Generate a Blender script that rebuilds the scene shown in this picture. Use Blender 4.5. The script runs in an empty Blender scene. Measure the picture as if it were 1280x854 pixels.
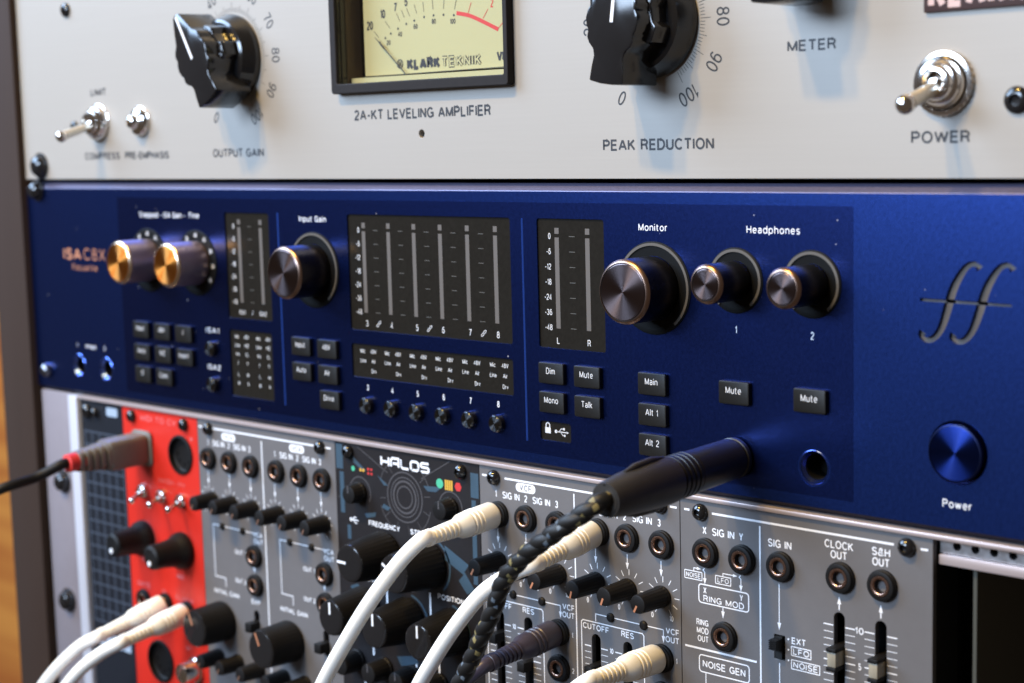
import bpy, bmesh, math, random
from mathutils import Vector, Matrix
random.seed(7)
S = 0.001                      # everything below is written in millimetres
scene = bpy.context.scene
C = scene.collection
rad = math.radians

# ------------------------------------------------------------------ camera
CAM_E = (82.92700324, 1.47574405, 43.60135522)
CAM_T = Vector((210.292, -372.179, 102.934))
CAM_F = 2086.34                # focal length in pixels of a 1280 px wide picture
CAM_R = (Matrix.Rotation(rad(CAM_E[2]), 3, 'Z') @ Matrix.Rotation(rad(CAM_E[1]), 3, 'Y') @ Matrix.Rotation(rad(CAM_E[0]), 3, 'X'))
cd = bpy.data.cameras.new('camera')
cam = bpy.data.objects.new('camera', cd)
C.objects.link(cam)
cam.matrix_world = Matrix.Translation(CAM_T * S) @ CAM_R.to_4x4()
cd.sensor_width = 36
cd.lens = CAM_F / 1280 * 36
cd.clip_start = 0.01
cd.clip_end = 60
cd.dof.use_dof = True
cd.dof.focus_distance = 0.490
cd.dof.aperture_fstop = 12.0
cd.dof.aperture_blades = 7
scene.camera = cam

# ------------------------------------------------------------------ light
w = bpy.data.worlds.new('World')
scene.world = w
w.use_nodes = True
bg = w.node_tree.nodes['Background']
bg.inputs[0].default_value = (0.34, 0.26, 0.20, 1)
bg.inputs[1].default_value = 0.28

def area(name, loc, target, size, power, color, sy=None, shape=None):
    l = bpy.data.lights.new(name, 'AREA')
    l.size = size
    l.shape = shape or ('RECTANGLE' if sy else 'DISK')
    if sy:
        l.size_y = sy
    l.energy = power
    l.color = color
    o = bpy.data.objects.new(name, l)
    C.objects.link(o)
    o.location = loc
    o.rotation_euler = (Vector(target) - Vector(loc)).to_track_quat('-Z', 'Y').to_euler()
    return o

CEN = (-0.18, 0, 0.05)
KEY = (1.0, 0.63, 0.17)
area('ceiling_lamp', (-0.46, -0.98, 1.42), CEN, 0.10, 17.5, KEY)
area('ceiling_lamp', (-0.22, -1.00, 1.42), CEN, 0.10, 17.5, KEY)
area('window_light', (-1.05, -0.55, 0.72), (-0.36, 0, 0.04), 0.7, 30, (0.50, 0.70, 1.0), 0.7)
area('fill_light', (-0.26, -1.35, 0.55), (-0.1, 0, 0.06), 0.42, 17, (0.58, 0.75, 1.0), 0.36)
area('fill_light', (-0.66, -1.30, 0.46), (0.0, 0, 0.06), 0.40, 8.5, (0.60, 0.76, 1.0), 0.30)  # added soft source, only brightens the right end of the blue panel

vs = scene.view_settings
vs.view_transform = 'Standard'
vs.look = 'None'
vs.exposure = 0
vs.gamma = 1
scene.cycles.max_bounces = 8

# ------------------------------------------------------------------ materials
def mat(name, col, rough=0.5, metal=0.0, spec=0.5, noise=0.0, nscale=300, bump=0.0, bscale=900, stretch=None,
        coat=0.0, aniso=0.0, trans=0.0, flake=0.0, rvar=0.0, dust=0.0):
    m = bpy.data.materials.new(name)
    m.use_nodes = True
    nt = m.node_tree
    b = nt.nodes['Principled BSDF']
    b.inputs['Base Color'].default_value = (*col, 1)
    b.inputs['Roughness'].default_value = rough
    b.inputs['Metallic'].default_value = metal
    b.inputs['Specular IOR Level'].default_value = spec
    b.inputs['Coat Weight'].default_value = coat
    b.inputs['Coat Roughness'].default_value = 0.08
    if trans:
        b.inputs['Transmission Weight'].default_value = trans
    L = nt.links.new
    tc = nt.nodes.new('ShaderNodeTexCoord')
    mp = nt.nodes.new('ShaderNodeMapping')
    if stretch:
        mp.inputs['Scale'].default_value = stretch
    L(tc.outputs['Object'], mp.inputs[0])
    if noise or rvar:
        n = nt.nodes.new('ShaderNodeTexNoise')
        n.inputs['Scale'].default_value = nscale
        n.inputs['Detail'].default_value = 5
        L(mp.outputs[0], n.inputs['Vector'])
        if noise:
            r = nt.nodes.new('ShaderNodeMapRange')
            r.inputs['To Min'].default_value = 1 - noise
            r.inputs['To Max'].default_value = 1 + noise
            L(n.outputs[0], r.inputs[0])
            mx = nt.nodes.new('ShaderNodeVectorMath')
            mx.operation = 'SCALE'
            mx.inputs[0].default_value = col
            L(r.outputs[0], mx.inputs['Scale'])
            L(mx.outputs[0], b.inputs['Base Color'])
        if rvar:
            r2 = nt.nodes.new('ShaderNodeMapRange')
            r2.inputs['To Min'].default_value = max(0.02, rough - rvar)
            r2.inputs['To Max'].default_value = rough + rvar
            L(n.outputs[0], r2.inputs[0])
            L(r2.outputs[0], b.inputs['Roughness'])
    if bump or flake:
        n2 = nt.nodes.new('ShaderNodeTexNoise')
        n2.inputs['Scale'].default_value = bscale
        n2.inputs['Detail'].default_value = 3
        L(mp.outputs[0], n2.inputs['Vector'])
        bp = nt.nodes.new('ShaderNodeBump')
        bp.inputs['Strength'].default_value = bump or flake
        bp.inputs['Distance'].default_value = 0.0002
        L(n2.outputs[0], bp.inputs['Height'])
        L(bp.outputs[0], b.inputs['Normal'])
    if dust:
        # sparse pale specks of settled dust, a quarter of a millimetre across
        vo = nt.nodes.new('ShaderNodeTexVoronoi')
        vo.inputs['Scale'].default_value = 190
        L(tc.outputs['Object'], vo.inputs['Vector'])
        vs_ = nt.nodes.new('ShaderNodeSeparateColor')
        L(vo.outputs['Color'], vs_.inputs[0])
        lt = nt.nodes.new('ShaderNodeMath')
        lt.operation = 'MULTIPLY'
        lt.inputs[1].default_value = 0.055
        L(vs_.outputs[0], lt.inputs[0])
        ls = nt.nodes.new('ShaderNodeMath')
        ls.operation = 'LESS_THAN'
        L(vo.outputs['Distance'], ls.inputs[0])
        L(lt.outputs[0], ls.inputs[1])
        gt = nt.nodes.new('ShaderNodeMath')
        gt.operation = 'GREATER_THAN'
        gt.inputs[1].default_value = 0.72
        L(vs_.outputs[1], gt.inputs[0])
        ml = nt.nodes.new('ShaderNodeMath')
        ml.operation = 'MULTIPLY'
        L(ls.outputs[0], ml.inputs[0])
        L(gt.outputs[0], ml.inputs[1])
        df = nt.nodes.new('ShaderNodeBsdfDiffuse')
        df.inputs[0].default_value = (0.45, 0.45, 0.48, 1)
        sc_ = nt.nodes.new('ShaderNodeMath')
        sc_.operation = 'MULTIPLY'
        sc_.inputs[1].default_value = dust
        L(ml.outputs[0], sc_.inputs[0])
        ms = nt.nodes.new('ShaderNodeMixShader')
        L(sc_.outputs[0], ms.inputs[0])
        L(b.outputs[0], ms.inputs[1])
        L(df.outputs[0], ms.inputs[2])
        L(ms.outputs[0], nt.nodes['Material Output'].inputs[0])
    if aniso:
        b.inputs['Anisotropic'].default_value = aniso
        b.inputs['Anisotropic Rotation'].default_value = 0.25
        t = nt.nodes.new('ShaderNodeTangent')
        t.direction_type = 'RADIAL'
        t.axis = 'Y'
        L(t.outputs[0], b.inputs['Tangent'])
    return m

M = {}
M['amp_face'] = mat('brushed_pale_aluminium', (0.325, 0.303, 0.272), 0.45, 0.12, 0.4, noise=0.03, nscale=900, bump=0.05, bscale=1500, stretch=(0.02, 1, 1))
M['blue'] = mat('metallic_blue_paint', (0.034, 0.080, 0.37), 0.262, 1.0, 0.5, noise=0.42, nscale=1000, flake=0.06, bscale=5200, dust=0.5)
M['blue_dark'] = mat('dark_blue_overlay_print', (0.022, 0.042, 0.195), 0.27, 1.0, 0.5, noise=0.42, nscale=1000, flake=0.06, bscale=5200, dust=0.5)
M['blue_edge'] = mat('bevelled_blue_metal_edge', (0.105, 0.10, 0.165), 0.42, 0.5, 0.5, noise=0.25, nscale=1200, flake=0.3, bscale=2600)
M['window'] = mat('smoked_display_glass', (0.012, 0.011, 0.0092), 0.20, 0.0, 0.38, noise=0.3, nscale=900, dust=0.35)
M['led_bar'] = mat('unlit_led_diffuser', (0.095, 0.082, 0.071), 0.5)
M['dash'] = mat('dim_scale_print', (0.085, 0.08, 0.07), 0.6)
M['white_ink'] = mat('white_screen_print', (0.74, 0.76, 0.80), 0.6)
M['grey_ink'] = mat('grey_screen_print', (0.55, 0.55, 0.56), 0.6)
M['black_ink'] = mat('black_screen_print', (0.018, 0.018, 0.02), 0.55)
M['copper_ink'] = mat('copper_screen_print', (0.40, 0.17, 0.09), 0.5)
M['knob_side'] = mat('dark_anodised_aluminium', (0.075, 0.066, 0.066), 0.30, 1.0, noise=0.1, nscale=800, stretch=(0.05, 1, 1), rvar=0.06)
M['knob_rim'] = mat('polished_copper_chamfer', (0.30, 0.20, 0.155), 0.30, 1.0)
M['knob_cap'] = mat('spun_bronze_disc', (0.125, 0.092, 0.09), 0.30, 1.0, aniso=0.9, noise=0.10, nscale=500)
M['gold_cap'] = mat('spun_gold_disc', (0.72, 0.27, 0.052), 0.36, 1.0, aniso=0.93)
M['gold_side'] = mat('brown_anodised_aluminium', (0.52, 0.40, 0.38), 0.42, 1.0, rvar=0.06)
M['gold_rim'] = mat('polished_gold_chamfer', (0.80, 0.60, 0.42), 0.25, 1.0)
M['blue_cap'] = mat('spun_blue_disc', (0.014, 0.032, 0.19), 0.30, 1.0, aniso=0.93)
M['black_gloss'] = mat('glossy_black_bakelite', (0.011, 0.011, 0.012), 0.13, 0, 0.6, rvar=0.05, nscale=200)
M['black_satin'] = mat('satin_black_plastic', (0.0075, 0.007, 0.007), 0.5, 0, 0.2, noise=0.25, nscale=700, bump=0.08)
M['black_matte'] = mat('matte_black_plastic', (0.009, 0.009, 0.009), 0.7, 0, 0.3)
M['void'] = mat('dark_interior', (0.003, 0.003, 0.003), 0.9, 0, 0.1)  # near black: darkness inside rack and openings put into the colour
M['button'] = mat('smoked_black_keycap', (0.009, 0.0082, 0.007), 0.44, 0, 0.25, noise=0.25, nscale=900, bump=0.08)
M['blue_line'] = mat('bright_blue_divider', (0.035, 0.11, 0.55), 0.32, 0.7)
M['bezel'] = mat('flat_black_bezel', (0.003, 0.003, 0.003), 0.6, 0, 0.12)
M['shaded_edge'] = mat('shaded_lower_edge', (0.006, 0.008, 0.022), 0.6, 0.2, 0.2)  # panel blue darkened: shade on the down-facing bevel put into the colour
M['halo'] = mat('unlit_halo_ring_diffuser', (0.085, 0.076, 0.065), 0.45)
M['chrome'] = mat('polished_chrome', (0.70, 0.66, 0.62), 0.13, 1.0)
M['steel'] = mat('bright_zinc_steel', (0.66, 0.66, 0.68), 0.34, 1.0, noise=0.1, nscale=500, rvar=0.08)
M['dark_steel'] = mat('worn_dark_steel', (0.20, 0.20, 0.22), 0.3, 1.0)
M['lever'] = mat('brushed_nickel_lever', (0.70, 0.66, 0.58), 0.34, 0.85)
M['engrave'] = mat('engraved_grey_floor', (0.085, 0.075, 0.068), 0.5, 0.2, noise=0.2)
M['euro'] = mat('grey_painted_panel', (0.118, 0.114, 0.117), 0.46, 0.0, 0.5, noise=0.07, nscale=260, bump=0.12, bscale=2200)
M['halos_face'] = mat('dark_charcoal_panel', (0.012, 0.0105, 0.0115), 0.45, 0, 0.35, noise=0.15, nscale=400, bump=0.06)
M['teal'] = mat('slate_blue_print', (0.028, 0.060, 0.092), 0.55)
M['line_grey'] = mat('dim_grey_print', (0.055, 0.052, 0.056), 0.55)
M['red'] = mat('signal_red_panel', (0.52, 0.019, 0.010), 0.42, 0, 0.5, noise=0.05, nscale=300)
M['pink_ink'] = mat('faded_pink_print', (0.60, 0.13, 0.13), 0.6)
M['green_led'] = mat('green_print_mark', (0.06, 0.40, 0.24), 0.5)
M['amber_led'] = mat('amber_print_mark', (0.55, 0.32, 0.04), 0.5)
M['red_led'] = mat('red_print_mark', (0.50, 0.03, 0.03), 0.5)
M['jack_ring'] = mat('bronze_jack_bushing', (0.40, 0.25, 0.19), 0.28, 1.0, rvar=0.08, nscale=400)
M['bore'] = mat('dark_socket_bore', (0.03, 0.02, 0.015), 0.4, 0.6)
M['brass'] = mat('brass_contact', (0.80, 0.56, 0.28), 0.25, 1.0)
M['ear'] = mat('satin_grey_ear', (0.27, 0.245, 0.27), 0.45, 0.35, noise=0.06, nscale=200)
M['flange'] = mat('bright_aluminium_flange', (0.55, 0.57, 0.64), 0.4, 0.3)
M['rail'] = mat('pale_aluminium_rail', (0.48, 0.405, 0.395), 0.38, 0.5, noise=0.08, nscale=700, stretch=(0.02, 1, 1))
M['cable_white'] = mat('ivory_cable_jacket', (0.90, 0.885, 0.83), 0.40, 0, 0.5, noise=0.05, nscale=120)
M['plug_white'] = mat('ivory_moulded_plug', (0.90, 0.865, 0.77), 0.42, 0, 0.5, noise=0.05, nscale=150)
M['plug_purple'] = mat('aubergine_moulded_plug', (0.042, 0.036, 0.058), 0.36, 0, 0.5, noise=0.1, nscale=300)
M['boot'] = mat('scuffed_black_rubber', (0.022, 0.020, 0.018), 0.46, 0, 0.5, noise=0.3, nscale=300, bump=0.1)
M['shell'] = mat('black_chrome_shell', (0.016, 0.016, 0.019), 0.36, 0.3, 0.5, rvar=0.06)
M['usb_grey'] = mat('warm_grey_moulded_plug', (0.14, 0.128, 0.112), 0.45, 0, 0.5, noise=0.1)
M['red_rubber'] = mat('red_rubber_sleeve', (0.60, 0.035, 0.03), 0.5)
M['post'] = mat('dark_brown_rack_wood', (0.034, 0.022, 0.017), 0.65, 0, 0.12, noise=0.18, nscale=60, stretch=(1, 1, 0.08))
M['cream_dial'] = mat('cream_dial_card', (0.40, 0.38, 0.19), 0.6)
M['dial_red'] = mat('red_dial_print', (0.50, 0.028, 0.022), 0.6)
M['badge'] = mat('brown_badge', (0.050, 0.030, 0.030), 0.35)
M['badge_line'] = mat('dim_brown_pointer', (0.14, 0.075, 0.05), 0.5)
M['badge_ink'] = mat('rose_badge_print', (0.56, 0.40, 0.38), 0.5)
M['slider_cap'] = mat('translucent_smoke_slider', (0.27, 0.245, 0.19), 0.30, 0, 0.5, noise=0.4, nscale=420, stretch=(1, 1, 0.15))
M['pcb_edge'] = mat('laminate_edge', (0.05, 0.05, 0.038), 0.6)

g = bpy.data.materials.new('clear_meter_glass')
g.use_nodes = True
nt = g.node_tree
nt.nodes.remove(nt.nodes['Principled BSDF'])
_tr = nt.nodes.new('ShaderNodeBsdfTransparent')
_gl = nt.nodes.new('ShaderNodeBsdfGlossy')
_gl.inputs['Roughness'].default_value = 0.03
_lw = nt.nodes.new('ShaderNodeLayerWeight')
_lw.inputs['Blend'].default_value = 0.5
_fr = nt.nodes.new('ShaderNodeMath')
_fr.operation = 'POWER'
_fr.inputs[1].default_value = 4.0
nt.links.new(_lw.outputs['Facing'], _fr.inputs[0])
_ad = nt.nodes.new('ShaderNodeMath')
_ad.operation = 'MULTIPLY_ADD'
_ad.inputs[1].default_value = 0.5
_ad.inputs[2].default_value = 0.05
nt.links.new(_fr.outputs[0], _ad.inputs[0])
_fr = _ad
_mx = nt.nodes.new('ShaderNodeMixShader')
nt.links.new(_fr.outputs[0], _mx.inputs[0])
nt.links.new(_tr.outputs[0], _mx.inputs[1])
nt.links.new(_gl.outputs[0], _mx.inputs[2])
nt.links.new(_mx.outputs[0], nt.nodes['Material Output'].inputs[0])
M['glass'] = g

# wood wall far behind the rack: plank bands with grain
def wood():
    m = bpy.data.materials.new('orange_pine_boards')
    m.use_nodes = True
    nt = m.node_tree
    L = nt.links.new
    b = nt.nodes['Principled BSDF']
    tc = nt.nodes.new('ShaderNodeTexCoord')
    mp = nt.nodes.new('ShaderNodeMapping')
    mp.inputs['Scale'].default_value = (0.6, 0.6, 9)
    L(tc.outputs['Object'], mp.inputs[0])
    n = nt.nodes.new('ShaderNodeTexNoise')
    n.inputs['Scale'].default_value = 3.4
    n.inputs['Detail'].default_value = 4
    L(mp.outputs[0], n.inputs['Vector'])
    r = nt.nodes.new('ShaderNodeValToRGB')
    r.color_ramp.elements[0].position = 0.38
    r.color_ramp.elements[0].color = (0.36, 0.115, 0.024, 1)
    r.color_ramp.elements[1].position = 0.62
    r.color_ramp.elements[1].color = (0.52, 0.22, 0.046, 1)
    L(n.outputs[0], r.inputs[0])
    L(r.outputs[0], b.inputs['Base Color'])
    b.inputs['Roughness'].default_value = 0.5
    return m
M['wood'] = wood()

def braid():
    m = bpy.data.materials.new('black_braid_with_tracer')
    m.use_nodes = True
    nt = m.node_tree
    L = nt.links.new
    b = nt.nodes['Principled BSDF']
    b.inputs['Roughness'].default_value = 0.5
    b.inputs['Specular IOR Level'].default_value = 0.3
    uv = nt.nodes.new('ShaderNodeUVMap')
    uv.uv_map = 'UVMap'
    sep = nt.nodes.new('ShaderNodeSeparateXYZ')
    L(uv.outputs[0], sep.inputs[0])
    # u wraps once round, v counts 1 per 3.2 mm of length: short slanted ticks of two tracers
    def mth(op, a, bb=None):
        q = nt.nodes.new('ShaderNodeMath')
        q.operation = op
        for i, x in enumerate((a, bb)):
            if x is None:
                continue
            if isinstance(x, (int, float)):
                q.inputs[i].default_value = x
            else:
                L(x, q.inputs[i])
        return q.outputs[0]
    def tick(du, wu, wv, sh):
        vv = mth('FRACT', mth('ADD', sep.outputs[1], sh))
        uu = mth('FRACT', mth('ADD', mth('ADD', sep.outputs[0], du), mth('MULTIPLY', sep.outputs[1], 0.11)))
        a = mth('LESS_THAN', vv, wv)
        c = mth('LESS_THAN', uu, wu)
        return mth('MULTIPLY', a, c)
    m1 = nt.nodes.new('ShaderNodeMix')
    m1.data_type = 'RGBA'
    m1.inputs[6].default_value = (0.010, 0.0095, 0.009, 1)
    m1.inputs[7].default_value = (0.20, 0.165, 0.07, 1)
    L(tick(0.0, 0.13, 0.34, 0.0), m1.inputs[0])
    m2 = nt.nodes.new('ShaderNodeMix')
    m2.data_type = 'RGBA'
    L(m1.outputs[2], m2.inputs[6])
    m2.inputs[7].default_value = (0.10, 0.13, 0.165, 1)
    L(tick(0.55, 0.10, 0.3, 0.45), m2.inputs[0])
    L(m2.outputs[2], b.inputs['Base Color'])
    return m
M['braid'] = braid()

# ------------------------------------------------------------------ helpers
def ray(px, py):
    return CAM_R @ Vector(((px - 640) / CAM_F, -(py - 427) / CAM_F, -1))
def at(px, py, Y=0.0):
    d = ray(px, py)
    return CAM_T + d * ((Y - CAM_T.y) / d.y)

class MB:
    def __init__(self):
        self.v, self.f, self.uv = [], [], None
    def add(self, verts, faces):
        o = len(self.v)
        self.v += [tuple(p) for p in verts]
        self.f += [tuple(i + o for i in q) for q in faces]
    def box(self, x0, x1, y0, y1, z0, z1):
        V = [(x, y, z) for x in (x0, x1) for y in (y0, y1) for z in (z0, z1)]
        self.add(V, [(0, 1, 3, 2), (4, 6, 7, 5), (0, 4, 5, 1), (2, 3, 7, 6), (0, 2, 6, 4), (1, 5, 7, 3)])
    def prism(self, pts, y0, y1, taper=None):
        # outline pts [(x,z)] anticlockwise; y0 front (small), y1 back
        n = len(pts)
        fr = taper or pts
        V = [(x, y0, z) for x, z in fr] + [(x, y1, z) for x, z in pts]
        F = [tuple(range(n)), tuple(range(2 * n - 1, n - 1, -1))]
        F += [(i, i + n, (i + 1) % n + n, (i + 1) % n) for i in range(n)]
        self.add(V, F)
    def sheet(self, pts, y):
        self.add([(x, y, z) for x, z in pts], [tuple(range(len(pts)))])
    def rect(self, x0, x1, z0, z1, y):
        self.sheet([(x0, z0), (x1, z0), (x1, z1), (x0, z1)], y)
    def stroke(self, pts, wd, y, close=False):
        n = len(pts)
        rng = range(n) if close else range(n - 1)
        L, R = [], []
        for i in range(n):
            a = Vector(pts[i - 1]) if (i > 0 or close) else None
            p = Vector(pts[i])
            c = Vector(pts[(i + 1) % n]) if (i < n - 1 or close) else None
            d1 = (p - a).normalized() if a is not None else None
            d2 = (c - p).normalized() if c is not None else None
            if d1 is None: d1 = d2
            if d2 is None: d2 = d1
            t = (d1 + d2)
            t = t.normalized() if t.length > 1e-6 else d1
            nn = Vector((-t.y, t.x))
            k = max(0.5, abs(nn.dot(Vector((-d1.y, d1.x)))))
            ww = (wd[i] if isinstance(wd, (list, tuple)) else wd) / 2 / k
            L.append(p + nn * ww)
            R.append(p - nn * ww)
        V = [(q.x, y, q.y) for q in L] + [(q.x, y, q.y) for q in R]
        self.add(V, [(i, i + n, (i + 1) % n + n, (i + 1) % n) for i in rng])
    def ring(self, cx, cz, r0, r1, y, a0=0, a1=360, n=48):
        full = abs(a1 - a0) >= 360
        V, F = [], []
        k = n if full else n + 1
        for i in range(k):
            a = rad(a0 + (a1 - a0) * i / n)
            for r in (r0, r1):
                V.append((cx + r * math.cos(a), y, cz + r * math.sin(a)))
        for i in range(n):
            j = (i + 1) % k
            F.append((2 * i, 2 * i + 1, 2 * j + 1, 2 * j))
        self.add(V, F)
    def arc_band(self, cx, cz, r0, r1, y0, y1, a0, a1, n=48):
        # solid arc with thickness
        o = len(self.v)
        for i in range(n + 1):
            a = rad(a0 + (a1 - a0) * i / n)
            for r, y in ((r0, y1), (r0, y0), (r1, y0), (r1, y1)):
                self.v.append((cx + r * math.cos(a), y, cz + r * math.sin(a)))
        for i in range(n):
            p, q = o + 4 * i, o + 4 * i + 4
            for k in range(3):
                self.f.append((p + k, p + k + 1, q + k + 1, q + k))
        self.f.append((o, o + 1, o + 2, o + 3))
        e = o + 4 * n
        self.f.append((e + 3, e + 2, e + 1, e))
    def disc(self, cx, cz, r, y, n=32):
        self.sheet([(cx + r * math.cos(2 * math.pi * i / n), cz + r * math.sin(2 * math.pi * i / n)) for i in range(n)], y)
    def lathe(self, prof, cx=0, cz=0, n=48, flute=None, M4=None):
        # prof [(r,y)] from back to front (axis along -Y)
        V, F = [], []
        rows = []
        for r, y in prof:
            if r < 1e-6:
                rows.append([len(V)])
                V.append((cx, y, cz))
            else:
                row = []
                for i in range(n):
                    a = 2 * math.pi * i / n
                    rr = r
                    if flute and flute[2] <= y <= flute[3]:
                        rr = r - (flute[1] if (i * flute[0] * 2 // n) % 2 else 0)
                    row.append(len(V))
                    V.append((cx + rr * math.cos(a), y, cz + rr * math.sin(a)))
                rows.append(row)
        for A, B in zip(rows, rows[1:]):
            if len(A) == 1 and len(B) == 1:
                continue
            for i in range(n):
                j = (i + 1) % n
                if len(A) == 1:
                    F.append((A[0], B[j], B[i]))
                elif len(B) == 1:
                    F.append((A[i], A[j], B[0]))
                else:
                    F.append((A[i], A[j], B[j], B[i]))
        if M4 is not None:
            V = [tuple(M4 @ Vector(p)) for p in V]
        self.add(V, F)
    def tube(self, pts, radii, n=14, cap=True, vscale=3.2, twist=None):
        pts = [Vector(p) for p in pts]
        if not isinstance(radii, (list, tuple)):
            radii = [radii] * len(pts)
        T = [((pts[min(i + 1, len(pts) - 1)]) - pts[max(i - 1, 0)]).normalized() for i in range(len(pts))]
        up = Vector((0, 0, 1)) if abs(T[0].z) < 0.9 else Vector((1, 0, 0))
        N = (up - T[0] * up.dot(T[0])).normalized()
        o = len(self.v)
        if self.uv is None:
            self.uv = {}
        dist = 0
        for i, p in enumerate(pts):
            if i:
                N = (N - T[i] * N.dot(T[i])).normalized()
                dist += (p - pts[i - 1]).length
            Bn = T[i].cross(N)
            for k in range(n):
                a = 2 * math.pi * k / n
                self.v.append(tuple(p + (N * math.cos(a) + Bn * math.sin(a)) * radii[i]))
                self.uv[len(self.v) - 1] = (k / n, dist / vscale)
        for i in range(len(pts) - 1):
            for k in range(n):
                j = (k + 1) % n
                self.f.append((o + i * n + k, o + i * n + j, o + (i + 1) * n + j, o + (i + 1) * n + k))
        if cap:
            self.f.append(tuple(o + k for k in range(n - 1, -1, -1)))
            e = o + (len(pts) - 1) * n
            self.f.append(tuple(e + k for k in range(n)))
    def mesh(self, name, material, angle=32, bevel=0.0, segs=2):
        me = bpy.data.meshes.new(name)
        me.from_pydata([(x * S, y * S, z * S) for x, y, z in self.v], [], self.f)
        if self.uv:
            ul = me.uv_layers.new(name='UVMap')
            for p in me.polygons:
                us = [self.uv.get(vi, (0, 0)) for vi in p.vertices]
                wrap = max(u for u, _ in us) - min(u for u, _ in us) > 0.5
                for li, (u, v) in zip(p.loop_indices, us):
                    ul.data[li].uv = (u + 1 if wrap and u < 0.5 else u, v)
        if bevel:
            bm = bmesh.new()
            bm.from_mesh(me)
            bmesh.ops.remove_doubles(bm, verts=bm.verts, dist=1e-7)
            es = [e for e in bm.edges if len(e.link_faces) == 2 and e.calc_face_angle(0) > rad(angle)]
            bmesh.ops.bevel(bm, geom=es, offset=bevel * S, segments=segs, profile=0.5, affect='EDGES', clamp_overlap=True)
            bm.to_mesh(me)
            bm.free()
        finish(me, material, angle)
        return me

def finish(me, material, angle=32):
    me.materials.append(material)
    me.validate()
    me.shade_smooth()
    me.set_sharp_from_angle(angle=rad(angle))
    me.update()

WP = {}
def put(name, me, parent=None, loc=(0, 0, 0), roty=0.0):
    o = bpy.data.objects.new(name, me)
    C.objects.link(o)
    wl = Vector(loc)
    WP[o.name] = wl
    if parent is not None:
        o.parent = parent
        wl = wl - WP[parent.name]
    o.location = wl * S
    if roty:
        o.rotation_euler = (0, -rad(roty), 0)   # anticlockwise as seen from the front
    return o
def thing(name, label, cat, loc, group=None):
    o = put(name, None, None, loc)
    o['label'] = label
    o['category'] = cat
    if group:
        o['group'] = group
    return o
def local(mb, loc):
    mb.v = [(x - loc[0], y - loc[1], z - loc[2]) for x, y, z in mb.v]
    return mb
def part(name, mb, material, parent, angle=32, bevel=0.0, label=None, segs=2):
    """mesh given in scene millimetres, hung on parent"""
    base = WP[parent.name]
    o = put(name, local(mb, base).mesh(name, material, angle, bevel, segs), parent, base)
    if label:
        o['label'] = label
    return o
MESH = {}
def cached(key, fn):
    if key not in MESH:
        MESH[key] = fn()
    return MESH[key]

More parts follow.
